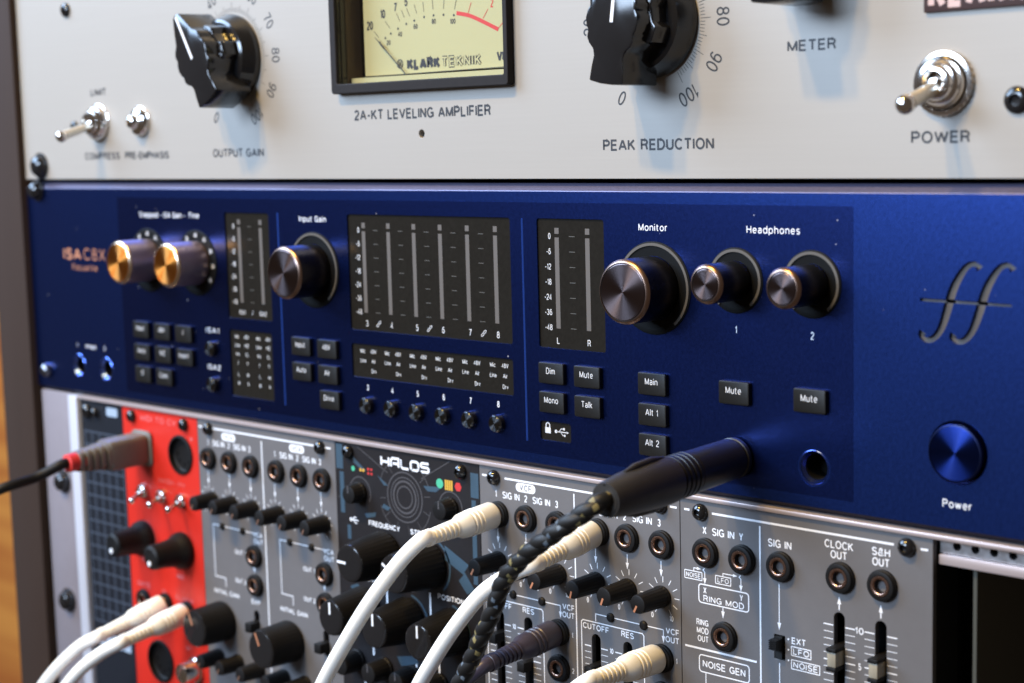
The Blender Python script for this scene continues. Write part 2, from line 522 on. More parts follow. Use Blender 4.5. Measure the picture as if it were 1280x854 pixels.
# flat lettering: a plain grotesque drawn with strokes of even weight, cap height 1
def _arc(cx, cy, rx, ry, a0, a1, n=10):
    return [(cx + rx * math.cos(rad(a0 + (a1 - a0) * i / n)), cy + ry * math.sin(rad(a0 + (a1 - a0) * i / n))) for i in range(n + 1)]
XH = 0.72
_bowl = lambda: _arc(.27, .36, .27, .36, 0, 360, 18)
GL = {
 ' ': (.20, []), '-': (.30, [[(0, .40), (.30, .40)]]), '/': (.30, [[(0, -.05), (.30, 1.05)]]), '.': (.04, [[(0, 0), (.06, 0)]]),
 'A': (.70, [[(0, 0), (.34, 1)], [(.36, 1), (.70, 0)], [(.13, .32), (.57, .32)]]),
 'B': (.58, [[(0, .53), (.33, .53)] + _arc(.33, .265, .25, .265, 90, -90) + [(0, 0), (0, 1), (.31, 1)] + _arc(.31, .765, .22, .235, 90, -90)]),
 'C': (.64, [_arc(.35, .5, .35, .5, 42, 318, 16)]),
 'D': (.62, [[(0, 0), (0, 1), (.26, 1)] + _arc(.26, .5, .36, .5, 90, -90, 14) + [(0, 0)]]),
 'E': (.53, [[(.52, 1), (0, 1), (0, 0), (.53, 0)], [(0, .52), (.48, .52)]]),
 'F': (.50, [[(.50, 1), (0, 1), (0, 0)], [(0, .50), (.45, .50)]]),
 'G': (.68, [_arc(.35, .5, .35, .5, 42, 335, 16) + [(.67, .46), (.38, .46)], [(.67, .46), (.67, 0)]]),
 'H': (.60, [[(0, 0), (0, 1)], [(.60, 0), (.60, 1)], [(0, .53), (.60, .53)]]),
 'I': (.0, [[(0, 0), (0, 1)]]),
 'J': (.44, [[(.44, 1), (.44, .25)] + _arc(.22, .25, .22, .25, 0, -170)]),
 'K': (.60, [[(0, 0), (0, 1)], [(.56, 1), (0, .38)], [(.20, .60), (.60, 0)]]),
 'L': (.48, [[(0, 1), (0, 0), (.48, 0)]]),
 'M': (.74, [[(0, 0), (0, 1)], [(0, .98), (.37, .04)], [(.37, .04), (.74, .98)], [(.74, 1), (.74, 0)]]),
 'N': (.60, [[(0, 0), (0, 1)], [(.02, .98), (.58, .02)], [(.60, 0), (.60, 1)]]),
 'O': (.72, [_arc(.36, .5, .36, .5, 0, 360, 24)]),
 'P': (.56, [[(0, 0), (0, 1), (.30, 1)] + _arc(.30, .74, .26, .26, 90, -90) + [(0, .48)]]),
 'Q': (.72, [_arc(.36, .5, .36, .5, 0, 360, 24), [(.42, .24), (.70, -.04)]]),
 'R': (.60, [[(0, 0), (0, 1), (.31, 1)] + _arc(.31, .75, .25, .25, 90, -90) + [(0, .50)], [(.32, .50), (.47, .42), (.52, .16), (.58, 0)]]),
 'S': (.58, [_arc(.29, .755, .26, .245, 22, 258, 12) + _arc(.30, .25, .28, .25, 80, -158, 12)]),
 'T': (.60, [[(0, 1), (.60, 1)], [(.30, 1), (.30, 0)]]),
 'U': (.58, [[(0, 1), (0, .30)] + _arc(.29, .30, .29, .30, 180, 360, 12) + [(.58, 1)]]),
 'V': (.64, [[(0, 1), (.32, .02)], [(.32, .02), (.64, 1)]]),
 'W': (.96, [[(0, 1), (.24, .02)], [(.24, .02), (.48, .95)], [(.48, .95), (.72, .02)], [(.72, .02), (.96, 1)]]),
 'X': (.62, [[(0, 0), (.60, 1)], [(.02, 1), (.62, 0)]]),
 'Y': (.62, [[(0, 1), (.31, .42), (.62, 1)], [(.31, .42), (.31, 0)]]),
 'Z': (.56, [[(.02, 1), (.56, 1), (0, 0), (.56, 0)]]),
 '&': (.66, [[(.66, 0), (.18, .66)] + _arc(.33, .80, .17, .20, 215, -40, 10) + [(.10, .40)] + _arc(.25, .23, .24, .23, 130, 320, 10) + [(.58, .46)]]),
 '0': (.50, [_arc(.25, .5, .25, .5, 0, 360, 22)]),
 '1': (.20, [[(0, .76), (.10, .82), (.19, 1), (.19, 0)]]),
 '2': (.50, [_arc(.25, .74, .24, .26, 170, -20, 10) + [(.42, .52), (.08, .20), (.01, 0), (.50, 0)]]),
 '3': (.50, [_arc(.24, .76, .22, .24, 160, -80, 10) + [(.20, .53)], _arc(.24, .27, .25, .27, 90, -165, 12)]),
 '4': (.52, [[(.37, 0), (.37, 1), (0, .26), (.52, .26)]]),
 '5': (.50, [[(.45, 1), (.09, 1), (.04, .50)] + _arc(.24, .32, .25, .32, 140, -160, 12)]),
 '6': (.50, [_arc(.26, .66, .23, .34, 40, 120, 6) + _arc(.25, .46, .25, .40, 140, 180, 4) + _arc(.25, .31, .25, .31, 180, 520, 18)]),
 '7': (.48, [[(0, 1), (.48, 1), (.26, .5), (.15, 0)]]),
 '8': (.50, [_arc(.25, .765, .215, .235, -90, 270, 18), _arc(.25, .265, .25, .265, 90, 450, 18)]),
 '9': (.50, [_arc(.25, .69, .25, .31, 0, 360, 18), _arc(.25, .5, .25, .40, 20, -40, 5) + _arc(.24, .34, .23, .34, -50, -140, 6)]),
 'a': (.46, [_arc(.22, .52, .21, .20, 160, 0, 8) + [(.43, 0)], [(.43, .44), (.20, .41)] + _arc(.20, .205, .20, .205, 90, 270, 8) + [(.30, .02), (.43, .16)]]),
 'b': (.54, [[(0, 1.05), (0, 0)], _bowl()]),
 'c': (.46, [_arc(.27, .36, .27, .36, 48, 312, 14)]),
 'd': (.54, [[(.54, 1.05), (.54, 0)], _bowl()]),
 'e': (.52, [[(.01, .37), (.52, .37)] + _arc(.265, .36, .26, .36, 0, 312, 16)]),
 'f': (.32, [[(.11, 0), (.11, .82)] + _arc(.30, .84, .19, .20, 180, 90, 5), [(0, .70), (.30, .70)]]),
 'g': (.54, [_bowl(), [(.54, .72), (.54, .02)] + _arc(.28, .02, .26, .28, 0, -150, 8)]),
 'h': (.48, [[(0, 0), (0, 1.05)], [(0, .40)] + _arc(.24, .46, .24, .26, 170, 0, 8) + [(.48, 0)]]),
 'i': (.0, [[(0, 0), (0, .72)], [(0, .90), (0, 1.03)]]),
 'k': (.46, [[(0, 0), (0, 1.05)], [(.43, .72), (0, .26)], [(.17, .44), (.46, 0)]]),
 'l': (.0, [[(0, 0), (0, 1.05)]]),
 'm': (.76, [[(0, 0), (0, .72)], [(0, .42)] + _arc(.19, .47, .19, .25, 170, 0, 7) + [(.38, 0)], [(.38, .42)] + _arc(.57, .47, .19, .25, 170, 0, 7) + [(.76, 0)]]),
 'n': (.48, [[(0, 0), (0, .72)], [(0, .40)] + _arc(.24, .46, .24, .26, 170, 0, 8) + [(.48, 0)]]),
 'o': (.54, [_bowl()]),
 'p': (.54, [[(0, -.28), (0, .72)], _bowl()]),
 'r': (.28, [[(0, 0), (0, .72)], [(0, .40)] + _arc(.24, .44, .24, .28, 165, 80, 5)]),
 's': (.40, [_arc(.20, .535, .18, .185, 28, 256, 9) + _arc(.205, .18, .20, .18, 76, -156, 9)]),
 't': (.30, [[(.10, .95), (.10, .20)] + _arc(.28, .19, .18, .19, 180, 270, 4), [(0, .70), (.29, .70)]]),
 'u': (.48, [[(0, .72), (0, .28)] + _arc(.24, .28, .24, .28, 180, 350, 8), [(.48, .72), (.48, 0)]]),
 'v': (.46, [[(0, .72), (.23, 0), (.46, .72)]]),
 'w': (.72, [[(0, .72), (.18, 0)], [(.18, 0), (.36, .70)], [(.36, .70), (.54, 0)], [(.54, 0), (.72, .72)]]),
}
def text(mb, body, x, z, cap, w=None, y=-0.05, align='c', bold=0.14, rot=0.0, squeeze=0.86, gap=0.27, dy=0.011):
    """cap height in mm, optional total width; (x,z) is the middle of the cap height; bold = stroke weight / cap height"""
    pen, items = 0.0, []
    for ch in body:
        gw, strokes = GL[ch]
        items.append((pen, strokes))
        pen += gw + gap
    tot = pen - gap
    st = bold * cap
    sy = cap * (1 - bold)
    if w:
        sx = (w - st) / tot if tot > 0 else sy
    else:
        sx = sy * squeeze
    off = {'c': tot / 2 * sx, 'l': -st / 2, 'r': tot * sx + st / 2}[align]
    ca, sa = math.cos(rad(rot)), math.sin(rad(rot))
    for px_, strokes in items:
        for k, poly in enumerate(strokes):
            P = []
            for a, b_ in poly:
                u, v = (px_ + a) * sx - off, (b_ - .5) * sy
                P.append((x + u * ca - v * sa, z + u * sa + v * ca))
            closed = len(P) > 3 and (Vector(P[0]) - Vector(P[-1])).length < 1e-6
            if closed:
                P = P[:-1]
            mb.stroke(P, st, y - dy * k, close=closed)

# plates with real openings: 2D curve fill, then a mesh ------------------
def circ(cx, cz, r, n=32):
    return [(cx + r * math.cos(2 * math.pi * i / n), cz + r * math.sin(2 * math.pi * i / n)) for i in range(n)]
def rrect(x0, x1, z0, z1, r, n=5):
    P = []
    for cx, cz, a0 in ((x1 - r, z0 + r, -90), (x1 - r, z1 - r, 0), (x0 + r, z1 - r, 90), (x0 + r, z0 + r, 180)):
        for i in range(n + 1):
            a = rad(a0 + 90 * i / n)
            P.append((cx + r * math.cos(a), cz + r * math.sin(a)))
    return P
def plate(name, outline, holes, y0, y1, material, edge=0.0):
    """front face at y0, back at y1"""
    cu = bpy.data.curves.new(name, 'CURVE')
    cu.dimensions = '2D'
    cu.fill_mode = 'BOTH'
    cu.extrude = (y1 - y0) / 2 * S - edge * S
    cu.bevel_depth = edge * S
    cu.bevel_resolution = 1
    cu.offset = -edge * S if edge else 0
    for pts in [outline] + holes:
        sp = cu.splines.new('POLY')
        sp.points.add(len(pts) - 1)
        for p, (a, b_) in zip(sp.points, pts):
            p.co = (a * S, b_ * S, 0, 1)
        sp.use_cyclic_u = True
    o = bpy.data.objects.new(name, cu)
    C.objects.link(o)
    dg = bpy.context.evaluated_depsgraph_get()
    me = bpy.data.meshes.new_from_object(o.evaluated_get(dg))
    bpy.data.objects.remove(o)
    bpy.data.curves.remove(cu)
    me.name = name
    me.transform(Matrix.Rotation(rad(90), 4, 'X'))
    me.transform(Matrix.Translation((0, (y0 + y1) / 2 * S, 0)))
    me.materials.clear()
    finish(me, material, 25)
    return me
def plate_part(name, outline, holes, y0, y1, material, parent, edge=0.0):
    me = plate(name, outline, holes, y0, y1, material, edge)
    me.transform(Matrix.Translation(-WP[parent.name] * S))
    return put(name, me, parent, WP[parent.name])

def catmull(P, n=8):
    P = [Vector(p) for p in P]
    Q = [P[0] * 2 - P[1]] + P + [P[-1] * 2 - P[-2]]
    out = []
    for i in range(1, len(Q) - 2):
        a, b_, c, d = Q[i - 1:i + 3]
        for k in range(n):
            t = k / n
            out.append(0.5 * ((2 * b_) + (c - a) * t + (2 * a - 5 * b_ + 4 * c - d) * t * t + (3 * b_ - a - 3 * c + d) * t ** 3))
    out.append(P[-1])
    return out

# ================================================================== SETTING
mb = MB()
mb.box(-2600, -455.5, 420, 440, -900, 900)
wall = put('wall', mb.mesh('wall', M['wood']))
wall['kind'] = 'structure'

# ------------------------------------------------------------------ rack
rack = thing('equipment_rack', 'dark brown wooden rack side upright with blacked-out interior, left of the stacked units', 'rack', (-442, 0, -150))
mb = MB(); mb.box(-455, -429.6, -2.8, 380, -420, 330)
part('side_panel', mb, M['post'], rack, bevel=0.8)
mb = MB(); mb.box(-429.4, 120, 250, 254, -400, 300); mb.box(-429.4, -423, 6, 250, -400, 300)  # back plate stands in for the darkness inside the rack
part('interior_shade_lining', mb, M['void'], rack)

# ================================================================== LEVELLING AMPLIFIER (top)
amp = thing('levelling_amplifier', 'pale brushed aluminium levelling amplifier with cream needle meter, topmost unit in the rack', 'audio amplifier', (-185, 0, 89.4))
AMPZ = 89.4
plate_part('faceplate', [(-429, AMPZ), (53, AMPZ), (53, 222), (-429, 222)],
           [circ(-184.3, 103.9, 1.35, 20), rrect(-223.2, -143.6, 120.2, 200, 0.5)], 0, 3.2, M['amp_face'], amp, edge=0.12)
mb = MB(); mb.box(-415, 40, 12, 230, 91.5, 220)
mb2 = MB(); mb2.box(-186.2, -182.6, 3.1, 3.35, 102, 106)
part('chassis', mb, M['black_matte'], amp)
pr = MB()
text(pr, '2A-KT LEVELING AMPLIFIER', -184.8, 110.6, 3.5, w=63.9, bold=0.19)
text(pr, 'OUTPUT GAIN', -281.4, 98.9, 3.1, w=30.0, bold=0.185)
text(pr, 'PEAK REDUCTION', -87.7, 99.1, 3.3, w=40.0, bold=0.185)
text(pr, 'METER', -36.0, 124.0, 3.0, w=15.0, bold=0.185)
text(pr, 'POWER', 1.3, 99.6, 3.1, w=16.2, bold=0.185)
text(pr, 'LIMIT', -370.3, 123.8, 2.9, w=11.0, bold=0.21)
text(pr, 'COMPRESS', -370.0, 98.6, 2.9, w=24.9, bold=0.21)
text(pr, 'PRE-EMPHASIS', -339.1, 98.6, 2.9, w=29.4, bold=0.21)
def dial_print(mb, cx, cz):
    for k in range(11):
        a = 240 - 30 * k
        r = 24.0
        text(mb, str(k * 10), cx + r * math.cos(rad(a)), cz + r * math.sin(rad(a)), 4.3, bold=0.115, rot=a - 90, squeeze=0.95)
    for k in range(101):
        a = rad(240 - 3 * k)
        r1 = 19.9 if k % 10 == 0 else 19.1 if k % 5 == 0 else 18.0
        c_, s_ = math.cos(a), math.sin(a)
        mb.stroke([(cx + 16.4 * c_, cz + 16.4 * s_), (cx + r1 * c_, cz + r1 * s_)], 0.15, -0.05)
OG, PRK, MK = (-281.3, 132.6), (-88.2, 133.2), (-36.0, 151.5)
dial_print(pr, *OG)
dial_print(pr, *PRK)
part('printed_lettering', pr, M['black_ink'], amp)

def pointer_knob():
    k = MB()
    # skirt
    k.lathe([(15.6, -0.5), (15.7, -1.4), (15.3, -2.4), (13.6, -6.6), (12.6, -7.2), (0, -7.2)], n=96)
    return k
def knob_body_outline():
    P = []
    def end(sgn):
        return [(6.3 * sgn, 17.2 * sgn), (2.2 * sgn, 17.7 * sgn), (-2.2 * sgn, 17.7 * sgn), (-6.3 * sgn, 17.2 * sgn)]
    # anticlockwise from lower right: right flank with hub bulge, top end, left flank, bottom end
    right = [(5.9, -13.0), (5.4, -10.2), (5.9, -8.4), (7.6, -6.9), (8.6, -5.2), (8.3, -3.4), (9.1, -2.2), (9.6, 0), (9.1, 2.2), (8.3, 3.4), (8.6, 5.2), (7.6, 6.9), (5.9, 8.4), (5.2, 10.0), (4.0, 13.0)]
    P += right
    P += [(1.9, 17.5), (0.6, 17.9), (-0.6, 17.9), (-1.9, 17.5)]
    P += [(-x, z) for x, z in right[::-1]]
    P += [(-6.3, -17.2), (-2.2, -17.7), (2.2, -17.7), (6.3, -17.2)]
    return P
def hub_outline(r0=12.0, r1=10.4, n=6):
    P = []
    for i in range(n):
        for a, r in ((0, r0), (22, r0), (29, r1), (52, r1)):
            t = rad(360 / n * i + a - 26)
            P.append((r * math.cos(t), r * math.sin(t)))
    return P
def bar_knob(name, pos, ang, label):
    x, z = pos
    k = put(name, cached('pk_skirt', lambda: pointer_knob().mesh('skirt', M['black_gloss'], 30)), amp, (x, 0, z), ang)
    k['label'] = label
    def handle():
        m = MB()
        m.prism(knob_body_outline(), -18.6, -3.6, [(a * 0.97, b_ * 0.985) for a, b_ in knob_body_outline()])
        return m.mesh('handle', M['black_gloss'], 30, bevel=0.55, segs=2)
    put('handle', cached('pk_handle', handle), k, (x, 0, z))
    def hub():
        m = MB()
        m.prism(hub_outline(), -13.2, -6.6, [(a * 0.95, b_ * 0.95) for a, b_ in hub_outline()])
        return m.mesh('fluted_hub', M['black_gloss'], 30, bevel=0.4, segs=2)
    put('fluted_hub', cached('pk_hub', hub), k, (x, 0, z))
    def line():
        m = MB()
        m.box(-0.25, 0.8, -18.72, -18.4, -0.6, 16.6)
        return m.mesh('pointer_line', M['white_ink'])
    put('pointer_line', cached('pk_line', line), k, (x, 0, z))
    def shaft():
        m = MB(); m.lathe([(3.2, 0), (3.2, -4)], n=24)
        return m.mesh('shaft', M['brass'])
    put('shaft', cached('pk_shaft', shaft), k, (x, 0, z))
    return k
bar_knob('pointer_knob', OG, 30, 'black pointer knob above OUTPUT GAIN, white line turned to 40')
bar_knob('pointer_knob', PRK, -8, 'black pointer knob above PEAK REDUCTION, white line straight up')
bar_knob('pointer_knob', MK, 0, 'black pointer knob above METER, cut by the top of the picture')

# meter
mt = MB()
fo = rrect(-224.7, -142.4, 117.8, 205, 1.2, 3)
me = plate('meter_frame', fo, [rrect(-221.8, -144.3, 121.1, 198, 0.6, 3)], -3.0, 0.02, mat('dull_black_bezel', (0.016, 0.013, 0.012), 0.6, 0, 0.14, noise=0.2, nscale=500), 0.35)
me.transform(Matrix.Translation(-WP[amp.name] * S))
meter = put('needle_meter', me, amp, WP[amp.name])
mb = MB()
x0, x1, z0, z1 = -222.2, -144.0, 121.0, 198
for (a, b_, c, d) in ((x0 - .6, x0, z0, z1), (x1, x1 + .6, z0, z1), (x0, x1, z0 - .6, z0)):
    mb.box(a, b_, 0.0, 2.4, c, d)
part('meter_lip', mb, M['black_gloss'], meter)
mb = MB()
for (a, b_, c, d) in ((x0 - .6, x0, z0, z1), (x1, x1 + .6, z0, z1), (x0, x1, z0 - .6, z0)):
    mb.box(a, b_, 2.41, 9, c, d)
part('meter_well', mb, mat('smoked_well_plastic', (0.15, 0.115, 0.085), 0.22), meter)
DY = 6.0
mb = MB(); mb.box(-217.2, -144.3, DY, DY + 0.6, 123.6, 198)
dial = part('dial_card', mb, M['cream_dial'], meter)
mb = MB(); mb.box(-221.4, -144.5, 3.4, 9, 121.3, 123.0)
part('dial_shelf', mb, M['cream_dial'], meter)
dp, dr = MB(), MB()
def D(x, y):
    p = at(340 + x / 3.5556, y / 3.5556, DY - 0.04)
    return (p.x, p.z)
def dtext(mb, s, x, y, cap, w=None, bold=0.14, **k):
    p = D(x, y)
    text(mb, s, p[0], p[1], cap, w, DY - 0.05, 'c', bold, **k)
for a, b_ in (((453, 140), (475, 167)), ((503, 95), (525, 127)), ((553, 60), (568, 95)), ((575, 45), (588, 78)), ((598, 37), (612, 73)),
              ((632, 20), (643, 60)), ((670, 8), (675, 52)), ((711, -12), (716, 42)), ((765, -14), (762, 40)), ((820, -8), (811, 42))):
    dp.stroke([D(*a), D(*b_)], 0.22, DY - 0.05)
for q in ((480, 190), (504, 170), (528, 150), (560, 128), (597, 107), (632, 92), (676, 76), (718, 69), (762, 66), (808, 68)):
    p = D(*q); dp.disc(p[0], p[1], 0.42, DY - 0.05, 12)
for s, x, y in (('20', 435, 115), ('10', 492, 63), ('7', 548, 33), ('5', 595, 8), ('3', 662, -22)):
    dtext(dp, s, x, y, 2.95, squeeze=0.88, gap=.24, bold=.18)
for s, x, y in (('20', 518, 190), ('40', 569, 152), ('60', 638, 118), ('80', 719, 95), ('100', 803, 95)):
    dtext(dp, s, x, y, 1.65, squeeze=0.95, bold=.17)
kx = D(600, 287); kr = D(748, 275); kt = D(752, 274); kz = D(932, 258)
text(dp, 'KLARK', (kx[0] + kr[0]) / 2, kx[1], 3.9, abs(kr[0] - kx[0]), DY - 0.05, 'c', 0.30, gap=.36)
text(dp, 'TEKNIK', (kt[0] + kz[0]) / 2, kx[1], 3.9, abs(kz[0] - kt[0]), DY - 0.05, 'c', 0.30, gap=.36)
e = D(569, 285)
dp.ring(e[0], e[1], 1.15, 1.55, DY - 0.05)
for a in (45, 135):
    c_, s_ = math.cos(rad(a)), math.sin(rad(a))
    dp.stroke([(e[0] - 1.1 * c_, e[1] - 1.1 * s_), (e[0] + 1.1 * c_, e[1] + 1.1 * s_)], 0.3, DY - 0.05)
for a in (0, 90, 180, 270):
    dp.disc(e[0] + .7 * math.cos(rad(a)), e[1] + .7 * math.sin(rad(a)), .22, DY - 0.05, 10)
v = D(1012, 250)
text(dp, 'VU', v[0] - 1.3, v[1], 3.4, None, DY - 0.05, 'l', 0.22, squeeze=1.0)
a, b_ = D(410, 343), D(1027, 297)
dp.stroke([(a[0], a[1]), (b_[0] + 6, b_[1])], 0.2, DY - 0.05)
part('dial_print', dp, M['black_ink'], dial)
arc = catmull([(*D(820, 58), 0), (*D(878, 70), 0), (*D(935, 95), 0), (*D(1006, 131), 0)], 8)
dr.stroke([(p[0], p[1]) for p in arc], 1.25, DY - 0.06)
for a, b_ in (((885, 10), (872, 58)), ((960, 40), (938, 82)), ((1030, 95), (1003, 130))):
    dr.stroke([D(*a), D(*b_)], 0.22, DY - 0.07)
dtext(dr, '2', 977, 12, 2.9, squeeze=0.7)
part('red_zone_print', dr, M['dial_red'], dial)
ti = MB()
text(ti, 'TEKNIK', (kt[0] + kz[0]) / 2, kx[1], 3.28, abs(kz[0] - kt[0]) - .62, DY - 0.13, 'c', 0.168, gap=.36)
part('logo_infill', ti, M['cream_dial'], dial)
nd = MB()
a = at(340 + 457 / 3.5556, 167 / 3.5556, DY - 1.2); b_ = at(340 + 592 / 3.5556, 327 / 3.5556, DY - 1.2)
nd.tube([a, a.lerp(b_, .18), a.lerp(b_, .19), a.lerp(b_, .3), a.lerp(b_, .31), b_], [.12, .14, .32, .32, .17, .2], n=8)
part('needle', nd, M['black_ink'], meter)
mb = MB(); mb.box(-221.7, -144.5, -1.6, -1.0, 121.3, 197.9)
part('meter_glass', mb, M['glass'], meter)

# toggles and small hardware
def nut_mesh(r, h, key):
    def f():
        m = MB()
        m.lathe([(r * 1.1, 0), (r * 1.1, -0.4), (r * 1.05, -0.6), (r * .99, -.65), (r * .96, -h * .3), (r * .9, -h * .48), (r * .84, -h * .5), (r * .80, -h * .62), (r * .72, -h * .74), (r * .66, -h * .76), (r * .62, -h * .9), (r * .56, -h), (r * .46, -h * 1.02), (r * .38, -h * .92), (r * .34, -h * .6), (0, -h * .6)], n=60)
        return m.mesh('bushing', M['chrome'], 25)
    return cached(key, f)
def lever_path(x, z, tip, r0, r1, parent):
    m = MB()
    p0 = Vector((x, -1, z)); tp = Vector(tip)
    m.tube([p0, p0.lerp(tp, .3), p0.lerp(tp, .84)], [r0, r0 * 1.02, r1], n=24)
    lv = part('lever', m, M['lever'], parent, 40)
    m = MB()
    m.tube([p0.lerp(tp, t) for t in (.80, .83, .88, .94, .98, 1.0)], [r1 * .9, r1 * 1.12, r1 * 1.22, r1 * 1.12, r1 * .7, r1 * .15], n=28)
    part('lever_tip', m, M['chrome'], parent, 60)
    m = MB()
    m.tube([p0 + Vector((0, -2.4, 0)), p0.lerp(tp, .16), p0.lerp(tp, .24)], [r0 * 1.5, r0 * 1.45, r0 * 1.0], n=24)
    part('pivot_ball', m, M['chrome'], parent, 60)
def tip_at(px, py, Y):
    return at(px, py, Y)
t1 = put('toggle_switch', nut_mesh(6.9, 5.6, 'nutA'), amp, (-371.0, 0, 111.6))
t1['label'] = 'small chrome toggle between LIMIT and COMPRESS, lever down'
lever_path(-371, 111.6, tip_at(71, 172.8, -19.5), 1.5, 1.9, t1)
t2 = put('toggle_switch', nut_mesh(6.7, 5.6, 'nutB'), amp, (2.4, 0, 112.6))
t2['label'] = 'large chrome power toggle above POWER, lever down'
mb = MB()
mb.lathe([(8.1, 0), (8.1, -1.1), (7.8, -1.4), (6.8, -1.5)], 2.4, 112.6, n=120, flute=(30, 0.18, -1.2, 0))
part('knurled_ring', mb, M['chrome'], t2, 20)
lever_path(2.4, 112.6, tip_at(1125.5, 134, -20), 1.7, 2.0, t2)
mb = MB()
mb.lathe([(6.0, 0), (6.0, -.7), (5.6, -.85), (5.4, -1.7), (4.9, -2.5), (3.6, -3.2), (2.9, -3.6), (2.7, -4.6), (2.2, -5.5), (1.2, -6.0), (0, -6.1)], -341.5, 111.5, n=48)
dn = part('dome_cap', mb, M['chrome'], amp, 25, label='small domed chrome cap above PRE-EMPHASIS')
def socket_screw(parent, pos, r, h, name='socket_screw', label=None, key=None):
    def f():
        m = MB()
        m.lathe([(r, 0), (r, -h * .35), (r * .93, -h * .6), (r * .75, -h * .85), (r * .5, -h), (r * .46, -h), (r * .42, -h * .45), (0, -h * .4)], n=28)
        return m.mesh('screw', M['black_gloss'], 28)
    o = put(name, cached(key or ('scr', r, h), f), parent, pos)
    if label:
        o['label'] = label
    return o
for px, py, r in ((80, 12.7, 2.9), (1269.5, 125, 3.3)):
    p = at(px, py, -1)
    socket_screw(amp, (p.x, 0, p.z), r, 1.6, 'panel_screw')
p = at(92, 165, 0)
socket_screw(amp, (-388.5, 0, 110.5), 2.4, 1.4, 'panel_screw')
def rack_screw(parent, px, py, r=4.4):
    p = at(px, py, -2.5)
    def f():
        m = MB()
        m.lathe([(r * 1.25, 0), (r * 1.25, -.7), (r * 1.02, -.9), (r, -1.8), (r * .86, -3.0), (r * .58, -3.8), (r * .3, -4.1), (0, -4.15)], n=36)
        return m.mesh('screw', M['black_gloss'], 28)
    o = put('rack_screw', cached(('rs', r), f), parent, (p.x, 0, p.z))
    return o
rack_screw(amp, 45, 208)
# badge
mb = MB(); mb.box(-2.9, 62, -1.1, -0.01, 129.9, 143)
bd = part('badge', mb, M['badge'], amp, bevel=0.2)
mb = MB()
text(mb, 'KLARK', -1.6, 134.8, 8.2, 26, -1.16, 'l', 0.2, gap=.42)
text(mb, 'TEKNIK', 26, 134.8, 8.2, 31, -1.16, 'l', 0.2, gap=.42)
part('badge_lettering', mb, M['badge_ink'], bd)
# ================================================================== AUDIO INTERFACE (middle)
isa = thing('audio_interface', 'metallic blue eight channel audio interface with bronze knobs, middle unit in the rack', 'audio interface', (-185, 0, 0))
wins = dict(
    isa=(-291.5, -265.5, 38.2, 77.2), leds=(-291.6, -266.4, 8.9, 33.9), main=(-222.6, -146.1, 38.1, 77.5),
    stat=(-222.6, -146.2, 21.8, 33.4), mon=(-134.8, -108.1, 38.1, 77.5), lock=(-135.2, -122.6, 9.3, 15.3))
holes = [rrect(a, b_, c, d, 0.9, 4) for a, b_, c, d in wins.values()]
jacks = [(-60.9, 12.4), (-35.7, 12.4), (-396.0, 12.4), (-375.6, 12.4)]
holes += [circ(x, z, 4.3, 36) for x, z in jacks]
holes += [circ(6.6, 21.2, 8.2, 48)]
fme = plate('faceplate', [(-429.2, 1.6), (53.4, 1.6), (53.4, 85.6), (-429.2, 85.6)], holes, 0, 2.4, M['blue'], 0)

# engraved double f: cutter solids, subtracted from the plate
def ff_cutters():
    outs = []
    def U(x, y):
        p = at(1120 + x / 5.3375, 300 + y / 5.3375, 0)
        return Vector((p.x, p.z))
    for ctl in ([(560, 195), (545, 175), (515, 160), (470, 180), (420, 250), (375, 345), (340, 470), (300, 590), (250, 655), (200, 668), (165, 640), (178, 612)],
                [(782, 205), (768, 182), (735, 168), (690, 190), (640, 258), (595, 350), (555, 480), (510, 600), (460, 665), (410, 680), (372, 655), (385, 630)]):
        P = catmull([(*U(*c), 0) for c in ctl], 6)
        n = len(P)
        wd = []
        for i in range(n):
            t = i / (n - 1)
            wd.append(1.15 + 1.3 * math.exp(-((t - .5) / .23) ** 2) + 1.0 * math.exp(-(t / .06) ** 2) + 1.0 * math.exp(-((1 - t) / .06) ** 2))
        outs.append(([(p[0], p[1]) for p in P], wd))
    a, b_ = U(160, 398), U(772, 440)
    outs.append(([(a.x, a.y), ((a.x + b_.x) / 2, (a.y + b_.y) / 2), (b_.x, b_.y)], [0.85, .85, .7]))
    return outs
FF = ff_cutters()
def stroke_solid(pts, wd, y0, y1):
    tmp = MB(); tmp.stroke(pts, wd, 0)
    n = len(pts)
    V = [(p[0], y, p[2]) for y in (y0, y1) for p in tmp.v]
    m = 2 * n
    F = []
    for i in range(n - 1):
        F.append((i, i + 1, i + 1 + n, i + n))
        F.append((m + i, m + i + n, m + i + 1 + n, m + i + 1))
        F.append((i, m + i, m + i + 1, i + 1))
        F.append((i + n, i + n + 1, m + i + n + 1, m + i + n))
    F.append((0, n, m + n, m))
    F.append((n - 1, m + n - 1, m + 2 * n - 1, 2 * n - 1))
    out = MB(); out.add(V, F)
    return out
base = bpy.data.objects.new('tmp', fme); C.objects.link(base)
cutters = []
for pts, wd in FF:
    me = bpy.data.meshes.new('cut')
    s = stroke_solid(pts, wd, -1, 1.1)
    me.from_pydata([(x * S, y * S, z * S) for x, y, z in s.v], [], s.f)
    bm = bmesh.new(); bm.from_mesh(me); bmesh.ops.recalc_face_normals(bm, faces=bm.faces); bm.to_mesh(me); bm.free()
    o = bpy.data.objects.new('cut', me); C.objects.link(o); cutters.append(o)
    md = base.modifiers.new('b', 'BOOLEAN'); md.operation = 'DIFFERENCE'; md.object = o; md.solver = 'EXACT'; md.use_self = True
bm = bmesh.new(); bm.from_mesh(fme); bmesh.ops.remove_doubles(bm, verts=bm.verts, dist=1e-7); bmesh.ops.recalc_face_normals(bm, faces=bm.faces); bm.to_mesh(fme); bm.free()
dg = bpy.context.evaluated_depsgraph_get()
